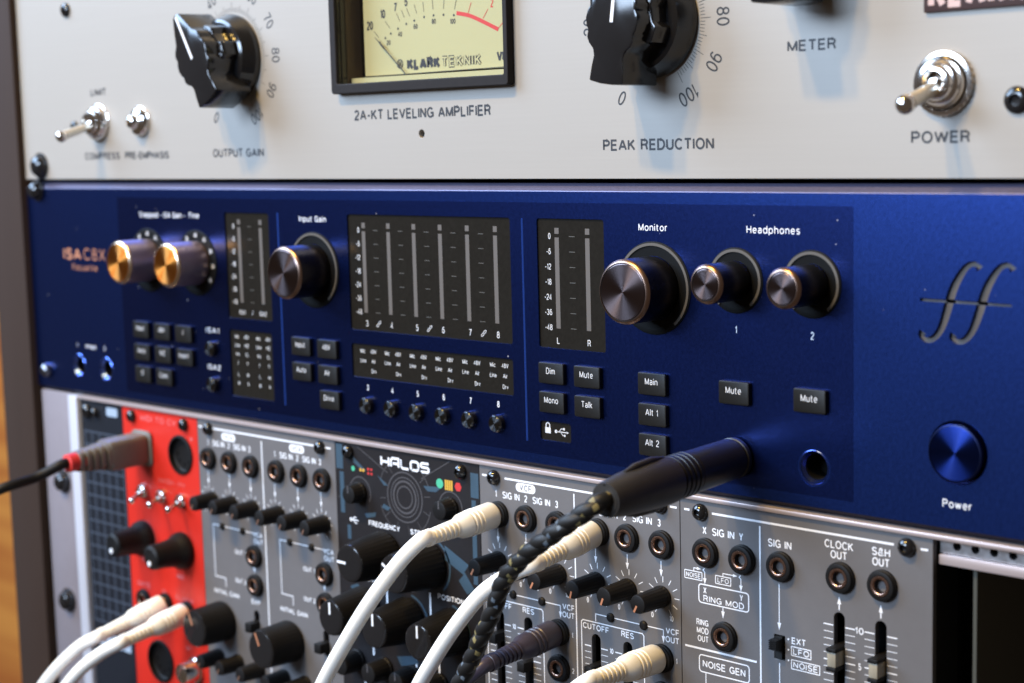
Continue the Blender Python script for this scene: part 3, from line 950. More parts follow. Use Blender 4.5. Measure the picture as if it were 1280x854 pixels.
cutm = bpy.data.meshes.new_from_object(base.evaluated_get(dg))
bpy.data.objects.remove(base)
for o in cutters:
    bpy.data.objects.remove(o)
cutm.transform(Matrix.Translation(-WP[isa.name] * S))
cutm.materials.clear()
finish(cutm, M['blue'], 25)
put('faceplate', cutm, isa, WP[isa.name])
mb = MB()
for pts, wd in FF:
    mb2 = stroke_solid(pts, [q * 1.0 + .04 for q in wd], 0.95, 1.05)
    mb.add(mb2.v, mb2.f)
    for v_ in range(len(mb.v)):
        pass
part('engraved_emblem', mb, M['engrave'], isa)

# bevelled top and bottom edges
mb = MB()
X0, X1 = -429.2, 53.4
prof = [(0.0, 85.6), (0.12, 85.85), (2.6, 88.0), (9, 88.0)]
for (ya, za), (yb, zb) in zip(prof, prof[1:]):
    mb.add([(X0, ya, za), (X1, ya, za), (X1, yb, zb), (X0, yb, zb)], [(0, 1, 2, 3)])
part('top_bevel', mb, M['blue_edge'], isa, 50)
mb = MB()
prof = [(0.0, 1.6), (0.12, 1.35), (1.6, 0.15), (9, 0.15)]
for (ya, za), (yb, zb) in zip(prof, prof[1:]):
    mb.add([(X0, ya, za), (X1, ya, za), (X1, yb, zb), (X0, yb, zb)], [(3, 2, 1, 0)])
part('bottom_bevel', mb, M['shaded_edge'], isa, 50)
mb = MB(); mb.box(-415, 40, 7.5, 240, 1.5, 86.5)
part('chassis', mb, M['void'], isa)
ov_holes = [rrect(a - .02, b_ + .02, c - .02, d + .02, 0.9, 4) for a, b_, c, d in wins.values()] + [circ(x, z, 5.2, 36) for x, z in jacks[:2]]
plate_part('front_overlay', rrect(-361.3, -23.5, 4.6, 82.3, .3), ov_holes, -0.05, -0.012, M['blue_dark'], isa)

# separators
for x in (-260.2, -140.9):
    mb = MB()
    mb.add([(x - .35, -.05, 8.3), (x, -.32, 8.3), (x + .35, -.05, 8.3), (x - .35, -.05, 77.4), (x, -.32, 77.4), (x + .35, -.05, 77.4)],
           [(0, 1, 4, 3), (1, 2, 5, 4), (0, 2, 1), (3, 4, 5)])
    part('divider_strip', mb, M['blue_line'], isa)

# printing on the faceplate
pr = MB()
IY = -0.09
def T(s, x, z, cap=2.0, w=None, b=0.125, **k):
    text(pr, s, x, z, cap, w, IY, 'c', b, gap=.30, **k)
T('Monitor', -89.6, 75.6, 2.1, 10.5)
T('Headphones', -48.4, 75.7, 2.1, 17.2)
T('Input Gain', -240.9, 75.6, 2.1, 14.6)
T('Stepped', -340.0, 75.7, 2.1, 12.4)
T('- ISA Gain -', -324.0, 75.7, 2.1, 16.4)
T('Fine', -310.2, 75.8, 2.1, 6.2)
T('Power', 6.6, 8.0, 2.1, 8.1)
T('1', -60.8, 48.0, 2.1); T('2', -36.0, 47.9, 2.1)
for i in range(6):
    T(str(i + 3), -214.9 + 12.38 * i, 18.6, 2.0)
T('ISA1', -302.0, 32.8, 2.0, 8); T('ISA2', -302.0, 18.8, 2.0, 8)
T('1', -396.2, 20.9, 1.8); T('Inst', -386.1, 20.8, 1.8, 7.5, 0.2); T('2', -376.0, 20.8, 1.8)
part('printed_lettering', pr, M['white_ink'], isa)
pr = MB()
T('ISA', -396.2, 58.7, 4.8, 13.2, 0.2); T('C8X', -379.7, 58.9, 4.8, 15.8, 0.10); T('Focusrite', -387.3, 54.6 - 1.2, 2.6, 18.5, 0.13)
part('copper_lettering', pr, M['copper_ink'], isa)

# display windows
def window(key, label, bars, numx=None, labels=(), dashx=(), links=(), lettering=()):
    a, b_, c, d = wins[key]
    mb = MB(); mb.prism(rrect(a + .03, b_ - .03, c + .03, d - .03, 0.85, 4), 0.45, 2.2)
    wnd = part('display_window', mb, M['window'], isa, label=label)
    y = 0.41
    if bars:
        m = MB()
        for x in bars:
            m.rect(x - .85, x + .85, 44.2, 71.8, y)
            m.rect(x - .85, x + .85, 72.9, 74.7, y)
        part('level_bars', m, M['led_bar'], wnd)
        m = MB()
        for x in dashx:
            for k in range(7):
                m.rect(x - 1.15, x + 1.15, 72.2 - 4.63 * k - .09, 72.2 - 4.63 * k + .09, y)
        if m.v:
            part('scale_marks', m, M['dash'], wnd)
    m = MB()
    if numx is not None:
        for k, s in enumerate(('0', '-6', '-12', '-18', '-24', '-36', '-48')):
            text(m, s, numx, 72.2 - 4.63 * k, 1.85, None, y, 'r', 0.125, squeeze=0.92)
    for s, x, z, cap in labels:
        text(m, s, x, z, cap, None, y, 'c', 0.125, squeeze=0.98)
    for x, z in links:
        for q in (-.42, .42):
            P = [(x + q * 1.1 + .75 * math.cos(t) * .78 - .35 * math.sin(t) * .62, z + q * 1.1 + .75 * math.cos(t) * .62 + .35 * math.sin(t) * .78) for t in [2 * math.pi * i / 16 for i in range(16)]]
            m.stroke(P, .2, y, close=True)
    if m.v:
        part('scale_print', m, M['grey_ink'], wnd)
    return wnd
window('main', 'large dark level display with six bars, numbered 3 to 8', [-214.9 + 12.38 * i for i in range(6)], -217.0,
       [(str(i + 3), -214.6 + 12.38 * i, 40.6, 2.15) for i in range(6)], [-208.9 + 12.38 * i for i in range(5)],
       [(-208.7, 40.7), (-183.9, 40.7), (-159.1, 40.7)])
window('mon', 'dark stereo level display marked L and R', [-127.1, -114.9], -129.6, [('L', -127.3, 40.5, 2.0), ('R', -114.9, 40.5, 2.0)], [-121.0])
window('isa', 'blurred dark level display with two bars beside the gold knobs', [-283.6, -271.0], -286.4, [('ISA1', -283.6, 40.6, 1.7), ('/', -277.6, 40.6, 1.7), ('ISA2', -271.4, 40.6, 1.7)], [-277.3])
lab = []
for i in range(6):
    x = -214.9 + 12.38 * i
    lab += [('Mic', x - 2.5, 31.0, 1.45), ('48V', x + 2.9, 31.0, 1.45), ('Line', x - 2.4, 27.7, 1.4), ('Air', x + 2.9, 27.7, 1.4), ('Drv', x + 2.9, 24.3, 1.4)]
window('stat', 'dark status display repeating Mic, 48V, Line, Air and Drv', (), None, lab)
lab = []
for k, x in enumerate((-287.6, -274.9)):
    for z, q, r_ in ((31.4, 'Mic', '48V'), (28.2, 'Line', 'HiZ'), (24.9, 'Ins', 'CL'), (21.6, '/', 'V'), (17.3, 'L', 'HI'), (14.0, 'M', 'A')):
        lab += [(q, x, z, 1.4), (r_, x + 5.6, z, 1.4)]
window('leds', 'blurred dark status display below the two bar display', (), None, lab)
wnd = window('lock', 'small dark window with padlock and USB symbol', ())
m = MB(); y = 0.41
m.rect(-133.6, -131.3, 11.5, 13.3, y)
m.stroke([(-133.2, 13.3), (-133.2, 14.1), (-132.9, 14.6), (-132.45, 14.75), (-132.0, 14.6), (-131.7, 14.1), (-131.7, 13.3)], .38, y)
m.stroke([(-128.9, 12.35), (-124.6, 12.35)], .28, y); m.disc(-129.1, 12.35, .55, y, 12)
m.sheet([(-124.8, 11.95), (-123.9, 12.35), (-124.8, 12.75)], y)
m.stroke([(-127.9, 12.35), (-127.0, 13.35), (-126.2, 13.35)], .22, y); m.rect(-126.2, -125.5, 13.0, 13.7, y)
m.stroke([(-127.2, 12.35), (-126.4, 11.35), (-125.8, 11.35)], .22, y); m.disc(-125.6, 11.35, .38, y, 10)
part('symbols', m, M['grey_ink'], wnd)

# keycaps
def keycap():
    m = MB()
    m.prism(rrect(-5.1, 5.1, -3.25, 3.25, .55, 3), -1.5, 0.3)
    return m.mesh('keycap', M['button'], 40, bevel=0.28, segs=2)
KEYS = [('Dim', -129.1, 30.5), ('Mute', -114.7, 30.5), ('Mono', -129.1, 21.5), ('Talk', -114.7, 21.5), ('Main', -89.9, 30.5), ('Alt 1', -89.9, 21.5), ('Alt 2', -89.9, 12.6),
        ('Mute', -60.9, 30.5), ('Mute', -36.2, 30.5), ('Input', -248.6, 30.5), ('48V', -234.4, 30.5), ('Auto', -248.6, 21.5), ('Air', -234.4, 21.5), ('Drive', -234.0, 12.6),
        ('Input', -347.6, 30.4), ('48V', -333.3, 30.4), ('/', -319.1, 30.4), ('Auto', -347.6, 21.4), ('HiZ', -333.3, 21.4), ('Insert', -319.1, 21.4), ('O', -347.6, 12.6), ('Cons', -333.3, 12.6)]
seen = {}
for s, x, z in KEYS:
    k = put('push_button', cached('key', keycap), isa, (x, 0, z))
    k['label'] = 'black push button marked ' + s
    m = MB()
    text(m, s, x, z + .75, 1.95, None, -1.54, 'c', 0.115, squeeze=1.02)
    part('legend', m, M['grey_ink'] if s != 'zz' else M['white_ink'], k)

# rotary knobs
def rotary(x, z, r, depth, kind, ring_r, label):
    side, rim, cap = (M['gold_side'], M['gold_rim'], M['gold_cap']) if kind == 'gold' else (M['knob_side'], M['knob_rim'], M['knob_cap'])
    def body():
        m = MB()
        m.lathe([(r * .985, -.3), (r * .985, -1.2), (r, -1.4), (r, -depth + .95)], n=72)
        return m.mesh('knob', side, 30)
    k = put('rotary_knob', cached(('kb', r, depth, kind), body), isa, (x, 0, z))
    k['label'] = label
    def rimf():
        m = MB()
        m.lathe([(r, -depth + .95), (r - .12, -depth + .75), (r - .75, -depth), (r - .95, -depth - .02), (r - 1.0, -depth + .25)], n=72)
        return m.mesh('rim', rim, 50)
    put('rim', cached(('kr', r, depth, kind), rimf), k, (x, 0, z))
    def capf():
        m = MB()
        m.lathe([(r - 1.22, -depth + .3), (r - 1.25, -depth + .08), (r - 1.45, -depth - .02), (0, -depth - .02)], n=72)
        return m.mesh('cap', cap, 20)
    put('cap', cached(('kc', r, depth, kind), capf), k, (x, 0, z))
    def groove():
        m = MB(); m.ring(0, 0, r - 1.4, r - .9, -depth + .28, n=72)
        return m.mesh('groove', M['black_matte'])
    put('groove', cached(('kg', r, depth, kind), groove), k, (x, 0, z))
    def bez():
        m = MB(); m.lathe([(ring_r + .45, -.04), (ring_r + .4, -.3), (ring_r + .1, -.42), (ring_r - 1.2, -.42), (r, -.3)], n=72)
        return m.mesh('bezel', M['bezel'], 30)
    put('bezel', cached(('kz', ring_r), bez), k, (x, 0, z))
    if kind != 'gold':
        def halo():
            m = MB(); m.arc_band(0, 0, ring_r - .78, ring_r, -.75, -.2, -52, 232, 64)
            return m.mesh('indicator_ring', M['halo'], 40)
        put('indicator_ring', cached(('kh', ring_r), halo), k, (x, 0, z))
    return k
rotary(-89.6, 58.2, 9.25, 14, 'bronze', 13.0, 'large bronze Monitor knob')
rotary(-60.8, 61.6, 5.45, 14, 'bronze', 8.7, 'smaller bronze headphones knob above number 1')
rotary(-36.1, 61.6, 5.45, 14, 'bronze', 8.7, 'smaller bronze headphones knob above number 2')
rotary(-240.9, 57.8, 9.1, 13.9, 'bronze', 12.9, 'bronze Input Gain knob')
for x, lb in ((-341.2, 'leftmost knob with shiny gold cap'), (-309.7, 'shiny gold capped knob beside the two bar display')):
    k = rotary(x, 58.0, 8.3, 14.2, 'gold', 12.0, lb)
    m = MB()
    for j, s in enumerate(('20', '25', '30', '35', '40', '45', '50', '55', '60')):
        a = 215 - j * 31.5
        text(m, s, x + 10.4 * math.cos(rad(a)), 58 + 10.4 * math.sin(rad(a)), 1.7, None, -0.47, 'c', 0.17)
    part('gain_marks', m, M['grey_ink'], k)

# small spun select buttons
def selbody():
    m = MB(); m.lathe([(2.8, 0), (2.8, -1.7), (2.5, -2.1)], n=40)
    return m.mesh('select_button', M['black_gloss'], 30)
M['navy_rim'] = mat('dark_navy_metal_rim', (0.03, 0.04, 0.11), 0.3, 1.0)
M['sel_cap'] = mat('spun_black_disc', (0.11, 0.12, 0.13), 0.26, 1.0, aniso=0.95)
def selcap():
    m = MB(); m.lathe([(2.5, -2.1), (2.4, -2.2), (0, -2.2)], n=40)
    return m.mesh('cap', M['sel_cap'], 20)
for x, z, s in [(-215.0 + 12.38 * i, 12.6, str(i + 3)) for i in range(6)] + [(-302.2, 26.0, 'ISA1'), (-302.2, 12.4, 'ISA2')]:
    k = put('select_button', cached('selb', selbody), isa, (x, 0, z))
    k['label'] = 'tiny round black select button below a white ' + ('number ' + s if len(s) == 1 else 'channel name')
    put('cap', cached('selc', selcap), k, (x, 0, z))

# power button
mb = MB(); mb.lathe([(8.25, 2.2), (7.6, 2.2), (7.45, 0), (7.45, -1.3), (7.25, -1.7), (7.0, -1.75), (6.9, -1.5)], 6.6, 21.2, n=72)
pb = part('power_button', mb, M['navy_rim'], isa, 30, label='round spun blue power button')
WPp = WP[pb.name]
def pcap():
    m = MB(); m.lathe([(6.9, -1.5), (6.85, -1.62), (6.6, -1.66), (0, -1.66)], n=72)
    return m.mesh('cap', M['blue_cap'], 20)
put('cap', pcap(), pb, (6.6, 0, 21.2))
mb = MB(); mb.ring(6.6, 21.2, 7.4, 8.6, 2.3, n=48)
part('recess', mb, M['void'], pb)
# phone sockets
M['socket_rim_bright'] = mat('bright_blue_socket_rim', (0.16, 0.27, 0.85), 0.25, 1.0)
M['socket_rim'] = mat('bright_blue_countersink', (0.07, 0.11, 0.40), 0.24, 1.0)
for i, (x, z) in enumerate(jacks):
    mb = MB(); mb.lathe([(4.75, -0.02), (4.6, -.12), (3.55, 1.3), (3.5, 9)], x, z, n=48)
    js = part('phone_socket', mb, (M['socket_rim'] if i < 2 else M['socket_rim_bright']) if i else M['black_satin'], isa, 30)
    mb = MB(); mb.lathe([(3.52, 1.6), (3.4, 1.7), (3.3, 12), (0, 12)], x, z, n=36)
    part('socket_bore', mb, M['void'], js)
rack_screw(isa, 40.8, 238.5, 3.6)
o = put('rack_screw', cached('rs_steel', lambda: (lambda m: (m.lathe([(2.9, 0), (2.9, -1.2), (2.5, -2.2), (1.5, -2.9), (0, -3)], n=30), m.mesh('screw', M['dark_steel'], 30))[1])(MB())), isa, (at(54.8, 463, -2).x, 0, at(54.8, 463, -2).z))
o['label'] = 'small worn steel rack screw at the left edge'

# ================================================================== MODULAR CASE (bottom)
case = thing('modular_case', 'silver rack frame with rails holding the synth modules, bottom of the picture', 'module rack', (-185, 0, -66))
mb = MB(); mb.box(-427.2, -404.2, 0, 3.0, -133.2, -0.35)
part('rack_ear', mb, M['ear'], case, bevel=0.5, label='satin grey rack ear on the left')
mb = MB(); mb.box(-404.0, -397.4, -1.6, 60, -133.2, -0.6)
part('side_flange', mb, M['flange'], case, bevel=0.5)
def rail_profile(zt, sgn):
    m = MB()
    # lip, threaded web, lower strip: butted, each a little behind the other
    m.box(-397.2, 60, -1.0, 14, min(zt, zt - sgn * 1.35), max(zt, zt - sgn * 1.35))
    return m
mb = rail_profile(-0.3, 1)
part('upper_rail', mb, M['rail'], case, bevel=0.25)
hs = [circ(5.3 + 5.08 * k, -3.4, 1.15, 16) for k in range(10)]
plate_part('threaded_strip', [(0.6, -5.6), (58, -5.6), (58, -1.7), (0.6, -1.7)], hs, 2.4, 4.2, M['steel'], case)
mb = MB(); mb.box(0.8, 58, 4.4, 6, -6, -1.7)
part('strip_backing', mb, M['void'], case)
mb = MB(); mb.box(0.9, 58, 1.2, 16, -8.4, -5.8)
part('rail_lip', mb, M['rail'], case, bevel=0.2)
mb = rail_profile(-133.0, -1)
part('lower_rail', mb, M['rail'], case, bevel=0.25)
mb = MB(); mb.box(-397, 60, 58, 60, -133, -1.8)
part('back_panel', mb, M['void'], case)
mb = MB(); mb.box(9.6, 10.6, 3, 40, -131, -8.6)
part('divider_plate', mb, M['pcb_edge'], case)
rack_screw(case, 80.3, 751.6, 4.2)
rack_screw(case, 74, 603, 4.0)

def module(name, label, cat, x0, x1, material, holes=()):
    t = thing(name, label, cat, ((x0 + x1) / 2, 0, -66))
    plate_part('front_panel', [(x0 + .12, -130.4), (x1 - .12, -130.4), (x1 - .12, -1.95), (x0 + .12, -1.95)], list(holes), 0, 2.0, material, t, edge=0.12)
    return t
def slot(x, zt, zb, hw=1.7):
    return rrect(x - hw, x + hw, zb, zt, hw * .98, 6)
def mscrew(parent, x, z, r=2.45):
    def f():
        m = MB()
        m.lathe([(r, -.05), (r, -.7), (r * .95, -1.2), (r * .8, -1.75), (r * .55, -2.15), (r * .42, -2.25), (r * .36, -1.3), (0, -1.2)], n=32)
        return m.mesh('screw', M['black_gloss'], 24)
    return put('panel_screw', cached(('ms', r), f), parent, (x, 0, z))
def jack(parent, x, z, label=None):
    def nut():
        m = MB()
        m.lathe([(4.25, -.02), (4.3, -.5), (4.25, -1.0), (4.05, -1.12), (4.12, -1.25), (3.9, -1.75), (3.4, -1.9), (2.9, -1.9), (2.85, -1.0)], n=48)
        return m.mesh('socket', M['black_satin'], 28)
    o = put('socket', cached('jn', nut), parent, (x, 0, z))
    def bush():
        m = MB()
        m.lathe([(2.85, -1.0), (2.85, -1.75), (2.7, -1.95), (2.15, -2.0), (1.9, -1.85), (1.8, -1.6)], n=40)
        return m.mesh('bushing', M['jack_ring'], 40)
    put('bushing', cached('jb', bush), o, (x, 0, z))
    def bore():
        m = MB(); m.lathe([(1.8, -1.6), (1.75, -1.3), (1.7, 9), (0, 9)], n=24)
        return m.mesh('bore', M['bore'])
    put('bore', cached('jo', bore), o, (x, 0, z))
    if label:
        o['label'] = label
    return o
def trim(parent, x, z, ang, ptr='white', r=3.15, depth=11.6, key='t'):
    def f():
        m = MB()
        m.lathe([(r * 1.04, -.35), (r * 1.06, -1.0), (r, -1.4), (r * .9, -depth + .6), (r * .84, -depth + .15), (r * .72, -depth), (0, -depth)], n=72, flute=(18, .16, -depth + .9, -1.2))
        return m.mesh('trim_knob', M['black_satin'], 26)
    o = put('trim_knob', cached((key, r, depth), f), parent, (x, 0, z), ang)
    def p():
        m = MB(); m.box(-.32, .32, -depth - .06, -depth + 1.6, r * .15, r * .86)
        return m.mesh('pointer', M[{'white': 'white_ink', 'orange': 'copper_ink', 'dark': 'line_grey', 'brown': 'badge_line'}[ptr]])
    put('pointer', cached((key, 'p', ptr, r, depth), p), o, (x, 0, z))
    return o
def bigknob(parent, x, z, ang, r=8.1, depth=17, ptr='white_ink', label=None, q=.92):
    def f():
        m = MB()
        m.lathe([(r * .96, -.5), (r, -1.2), (r * .99, -2.0), (r * q, -depth + 1.6), (r * (q - .02), -depth + .8)], n=96, flute=(32, .22, -depth + 1.7, -1.1))
        return m.mesh('fluted_knob', M['black_satin'], 24)
    o = put('fluted_knob', cached(('bk', r, depth), f), parent, (x, 0, z), ang)
    def c():
        m = MB()
        m.lathe([(r * (q - .02), -depth + .8), (r * (q - .04), -depth + .35), (r * (q - .12), -depth + .05), (r * (q - .18), -depth), (0, -depth)], n=64)
        return m.mesh('knob_top', M['black_gloss'], 24)
    put('knob_top', cached(('bt', r, depth), c), o, (x, 0, z))
    def p():
        m = MB(); m.box(-.42, .42, -depth - .08, -depth + .3, r * .18, r * (q - .10))
        return m.mesh('pointer', M[ptr])
    put('pointer', cached(('bp', r, depth, ptr), p), o, (x, 0, z))
    if label:
        o['label'] = label
    return o
PY = -0.03
def arrow(mb, x, z0, z1, wd=.28, hl=2.1, hw=.62):
    s = 1 if z1 > z0 else -1
    mb.stroke([(x, z0), (x, z1 - s * hl)], wd, PY)
    mb.sheet([(x - hw, z1 - s * hl), (x + hw, z1 - s * hl), (x, z1)][::s], PY - .011)
def boxline(mb, x0, x1, z0, z1, wd=.32, r=.5):
    mb.stroke(rrect(x0, x1, z0, z1, r, 3), wd, PY, close=True)
def ticks(mb, x, z, r0, r1, n=11, a0=240, a1=-60, wd=.24):
    for k in range(n):
        a = rad(a0 + (a1 - a0) * k / (n - 1))
        mb.stroke([(x + r0 * math.cos(a), z + r0 * math.sin(a)), (x + r1 * math.cos(a), z + r1 * math.sin(a))], wd, PY)
def W(mb, s, x, z, cap, w=None, b=.16, **k):
    text(mb, s, x, z, cap, w, PY, 'c', b, **k)
def scale(mb, xa, xb, zt, n, step, y=PY, wide=.20, skip=None):
    for k in range(n):
        mb.stroke([(xa, zt - step * k), (xb, zt - step * k)], .34 if k % 5 == 0 else .18, y)

# ---------------------------------------------------------------- ring modulator / sample and hold
rm = module('synth_module', 'grey ring modulator, noise and sample and hold module beside the empty bay', 'synth module', -81.28, 0, M['euro'],
            [slot(-27.9, -26.1, -72), slot(-15.2, -26.1, -72), rrect(-48.9, -45.3, -43.0, -36.0, .2, 2)])
mb = MB()
for a, b_ in ((-79.7, -77.8), (-69.8, -11.4), (-3.6, -1.5)):
    mb.stroke([(a, -4.95), (b_, -4.95)], .62, PY)
W(mb, 'X', -72.5, -10.2, 2.3); W(mb, 'SIG IN', -66.0, -10.2, 2.3, 7.8); W(mb, 'Y', -59.8, -10.2, 2.3)
W(mb, 'SIG IN', -46.9, -10.3, 2.3, 7.8)
W(mb, 'CLOCK', -28.0, -7.65, 2.25, 8.9); W(mb, 'OUT', -28.0, -10.4, 2.25, 5.2)
W(mb, 'S&H', -15.2, -7.55, 2.25, 5.5); W(mb, 'OUT', -15.2, -10.3, 2.25, 5.2)
mb.stroke([(-53.45, -6.2), (-53.45, -130)], .5, PY)
boxline(mb, -79.8, -73.6, -25.1, -22.75, .26, .1); W(mb, 'NOISE', -76.7, -23.95, 1.45, 5.2, .14)
boxline(mb, -68.8, -63.5, -25.0, -22.7, .26, .1); W(mb, 'LFO', -66.15, -23.85, 1.45, 3.9, .14)
for xa, xb in ((-76.5, -73.9), (-66.2, -61.2)):
    mb.stroke([(xa, -22.6), (xa, -21.75), (xb - 1.2, -21.75)], .26, PY)
    mb.sheet([(xb - 1.5, -22.2), (xb, -21.75), (xb - 1.5, -21.3)], PY - .011)
for x in (-72.6, -60.0):
    mb.stroke([(x - .1, -21.3), (x - .6, -21.9), (x, -22.4), (x, -24.4)], .26, PY)
    mb.sheet([(x - .6, -24.2), (x, -26.0), (x + .6, -24.2)], PY - .011)
boxline(mb, -74.8, -57.4, -31.5, -26.1, .36, .9)
W(mb, 'X', -72.6, -27.75, 1.9); W(mb, 'Y', -59.9, -27.75, 1.9); W(mb, 'RING MOD', -66.1, -30.1, 1.9, 14.2)
arrow(mb, -66.3, -31.7, -34.9)
for s, z in (('RING', -37.4), ('MOD', -39.8), ('OUT', -42.2)):
    text(mb, s, -71.5, z, 1.85, None, PY, 'r', .155, squeeze=.95)
mb.stroke([(-80.0, -45.25), (-54.8, -45.25)], .6, PY)
boxline(mb, -74.9, -57.4, -52.0, -47.0, .36, .9); W(mb, 'NOISE GEN', -66.2, -49.45, 2.1, 15.0)
arrow(mb, -72.6, -52.2, -58)
arrow(mb, -47.15, -21.6, -34.6)
mb.stroke([(-47.15, -44.0), (-47.15, -56)], .28, PY)
text(mb, 'EXT', -43.1, -36.75, 1.85, 4.6, PY, 'l', .15)
boxline(mb, -43.2, -36.9, -40.95, -38.45, .26, .1); W(mb, 'LFO', -40.05, -39.7, 1.75, 5.2, .15)
boxline(mb, -43.2, -34.1, -44.75, -42.2, .26, .1); W(mb, 'NOISE', -38.65, -43.45, 1.75, 7.9, .15)
for z in (-36.6, -39.6, -42.6):
    mb.disc(-44.2, z, .28, PY, 8)
arrow(mb, -27.9, -25.4, -21.7, .36); arrow(mb, -15.2, -25.4, -21.7, .36)
for x in (-27.9, -15.2):
    scale(mb, x - 4.9, x - 1.9, -29.9, 21, 1.95)
    scale(mb, x + 1.9, x + 4.9, -29.9, 21, 1.95)
W(mb, '10', -21.7, -30.0, 1.9, 2.6); W(mb, '5', -21.6, -39.8, 1.9)
part('printed_lettering', mb, M['white_ink'], rm)
mscrew(rm, -73.7, -5.0); mscrew(rm, -7.4, -5.0)
for x, z in ((-72.7, -16.5), (-60.0, -16.5), (-47.2, -16.4), (-28.0, -16.3), (-15.3, -16.3), (-66.4, -39.9)):
    jack(rm, x + .8, z)
mb = MB(); mb.box(-81, -0.3, 14, 15.5, -128, -3)
part('circuit_board', mb, M['void'], rm)
mb = MB(); mb.box(-2.2, -0.6, 2.2, 13.8, -128, -3)
part('side_wall', mb, M['black_matte'], rm)
def slider(parent, x, z):
    mb = MB(); mb.box(x - 1.35, x + 1.35, -4.0, 5, z - 2.05, z + 2.05)
    s = part('slider_cap', mb, M['slider_cap'], parent, bevel=.25)
    mb = MB(); mb.prism([(x - 1.5, z + 2.06), (x + 1.5, z + 2.06), (x + 1.5, z + 3.2), (x - 1.5, z + 3.2)], -4.4, 5)
    part('cap_bracket', mb, M['black_satin'], s, bevel=.2)
    mb = MB(); mb.box(x - 1.5, x + 1.5, -4.4, 5, z - 3.2, z - 2.06)
    part('cap_bracket', mb, M['black_satin'], s, bevel=.2)
slider(rm, -27.9, -38.2); slider(rm, -15.2, -38.6)
slider(rm, -15.2, -45.6)
mb = MB(); mb.box(-48.2, -46.0, -.6, 6, -42.6, -36.3)
sw = part('slide_switch', mb, M['black_matte'], rm)
mb = MB()
mb.box(-48.3, -45.9, -3.2, -.7, -39.6, -36.7)
for k in range(5):
    mb.box(-48.35, -45.85, -3.6, -3.2, -39.4 + k * .58, -39.1 + k * .58)
part('slide_tab', mb, M['black_satin'], sw)

# ---------------------------------------------------------------- dual filter
XV = (-155.0, -142.9, -129.6, -113.3, -101.8, -88.8)
KV = (-154.5, -141.5, -128.9, -113.4, -101.0, -88.2)
SL = (-154.9, -142.5, -114.2, -101.7)
vcf = module('synth_module', 'grey dual filter module marked VCF, under the braided cable', 'synth module', -162.56, -81.28, M['euro'], [slot(x, -48.7, -105, 1.75) for x in SL])
mb = MB()
for a, b_ in ((-161.2, -158.8), (-151.2, -92.6), (-84.9, -82.4)):
    mb.stroke([(a, -5.0), (b_, -5.0)], .62, PY)
def pill(mb, neg, x, z, s):
    mb.sheet(rrect(x - 4.2, x + 4.2, z - 1.45, z + 1.45, 1.4, 6), PY)
    text(neg, s, x, z, 2.0, 5.2, PY - .02, 'c', .16)
neg = MB()
pill(mb, neg, -142.2, -7.05, 'VCF'); pill(mb, neg, -101.6, -7.0, 'VCF')
for x0 in (-155.2, -115.0):
    d = x0 + 155.2
    for s, x, w_ in (('1', -155.2, None), ('SIG IN', -148.6, 7.5), ('2', -142.2, None), ('SIG IN', -135.6, 7.5), ('3', -129.2, None)):
        W(mb, s, x + d * (1.0), -10.4, 2.3, w_)
mb.stroke([(-122.0, -6.1), (-122.0, -130)], .45, PY)
for x in (-154.8, -142.6, -129.6, -113.7, -101.3, -88.5):
    arrow(mb, x, -21.7, -26.4)
for x in KV:
    ticks(mb, x + .3, -32.2, 4.2, 6.0)
    W(mb, '0', x - 3.8, -38.4, 1.7); W(mb, '10', x + 3.3, -38.4, 1.7)
for d, xs in ((0, (-154.8, -148.7, -136.2, -128.6)), (40.6, (-154.8, -148.9, -136.0, -128.6))):
    mb.stroke([(xs[0] + d, -44.6), (xs[0] + d, -42.3), (xs[3] + d, -42.3)], .32, PY)
    arrow(mb, xs[3] + d, -42.3, -46.3)
    mb.stroke([(-160.6 + d, -95), (-160.6 + d, -45.6), (-160.0 + d, -45.0), (-136.6 + d, -45.0), (-136.0 + d, -45.6), (-136.0 + d, -95)], .34, PY)
    W(mb, 'CUTOFF', -154.8 + d, -46.6, 1.9, 10.4); W(mb, 'RES', -142.3 + d, -46.5, 1.9, 4.9)
    W(mb, 'VCF', -125.2 + d, -42.3, 1.9, 5.0); W(mb, 'OUT', -125.3 + d, -44.8, 1.9, 5.1)
    W(mb, '1', -123.8 + d, -50.9, 1.7); W(mb, '2', -123.8 + d, -62.3, 1.7)
    for k in range(18):
        wd = .34 if k % 5 == 0 else .18
        z = -52.8 - 1.95 * k
        mb.stroke([(-159.4 + d, z), (-156.9 + d, z)], wd, PY)
        mb.stroke([(-152.8 + d, z), (-150.2 + d, z)], wd, PY)
        mb.stroke([(-147.2 + d, z), (-144.5 + d, z)], wd, PY)
        mb.stroke([(-140.5 + d, z), (-137.4 + d, z)], wd, PY)
    for s, z in (('10', -52.8), ('5', -62.5)):
        W(mb, s, -148.7 + d, z, 1.7)
part('printed_lettering', mb, M['white_ink'], vcf)
part('reversed_lettering', neg, M['euro'], vcf)
for x in (-148.7, -136.2, -108.1, -95.3):
    mb = MB(); mb.lathe([(1.45, -.05), (1.4, -.5), (1.0, -.9), (0, -1.05)], x, -42.3, n=24)
    part('indicator_lamp', mb, M['black_satin'], vcf)
mscrew(vcf, -155.6, -5.2); mscrew(vcf, -88.3, -5.0)
for i, x in enumerate(XV):
    jack(vcf, x + .9, -16.6 if i else -16.9)
for x, a in zip(KV, (150, 150, 150, 165, 158, 152)):
    trim(vcf, x, -32.2, a, 'orange')
for x, z in ((-130.3, -50.9), (-130.3, -62.3), (-89.5, -50.9), (-89.5, -62.3)):
    jack(vcf, x + 1.0, z)
mb = MB(); mb.box(-162, -82, 14, 15.5, -128, -3)
part('circuit_board', mb, M['void'], vcf)
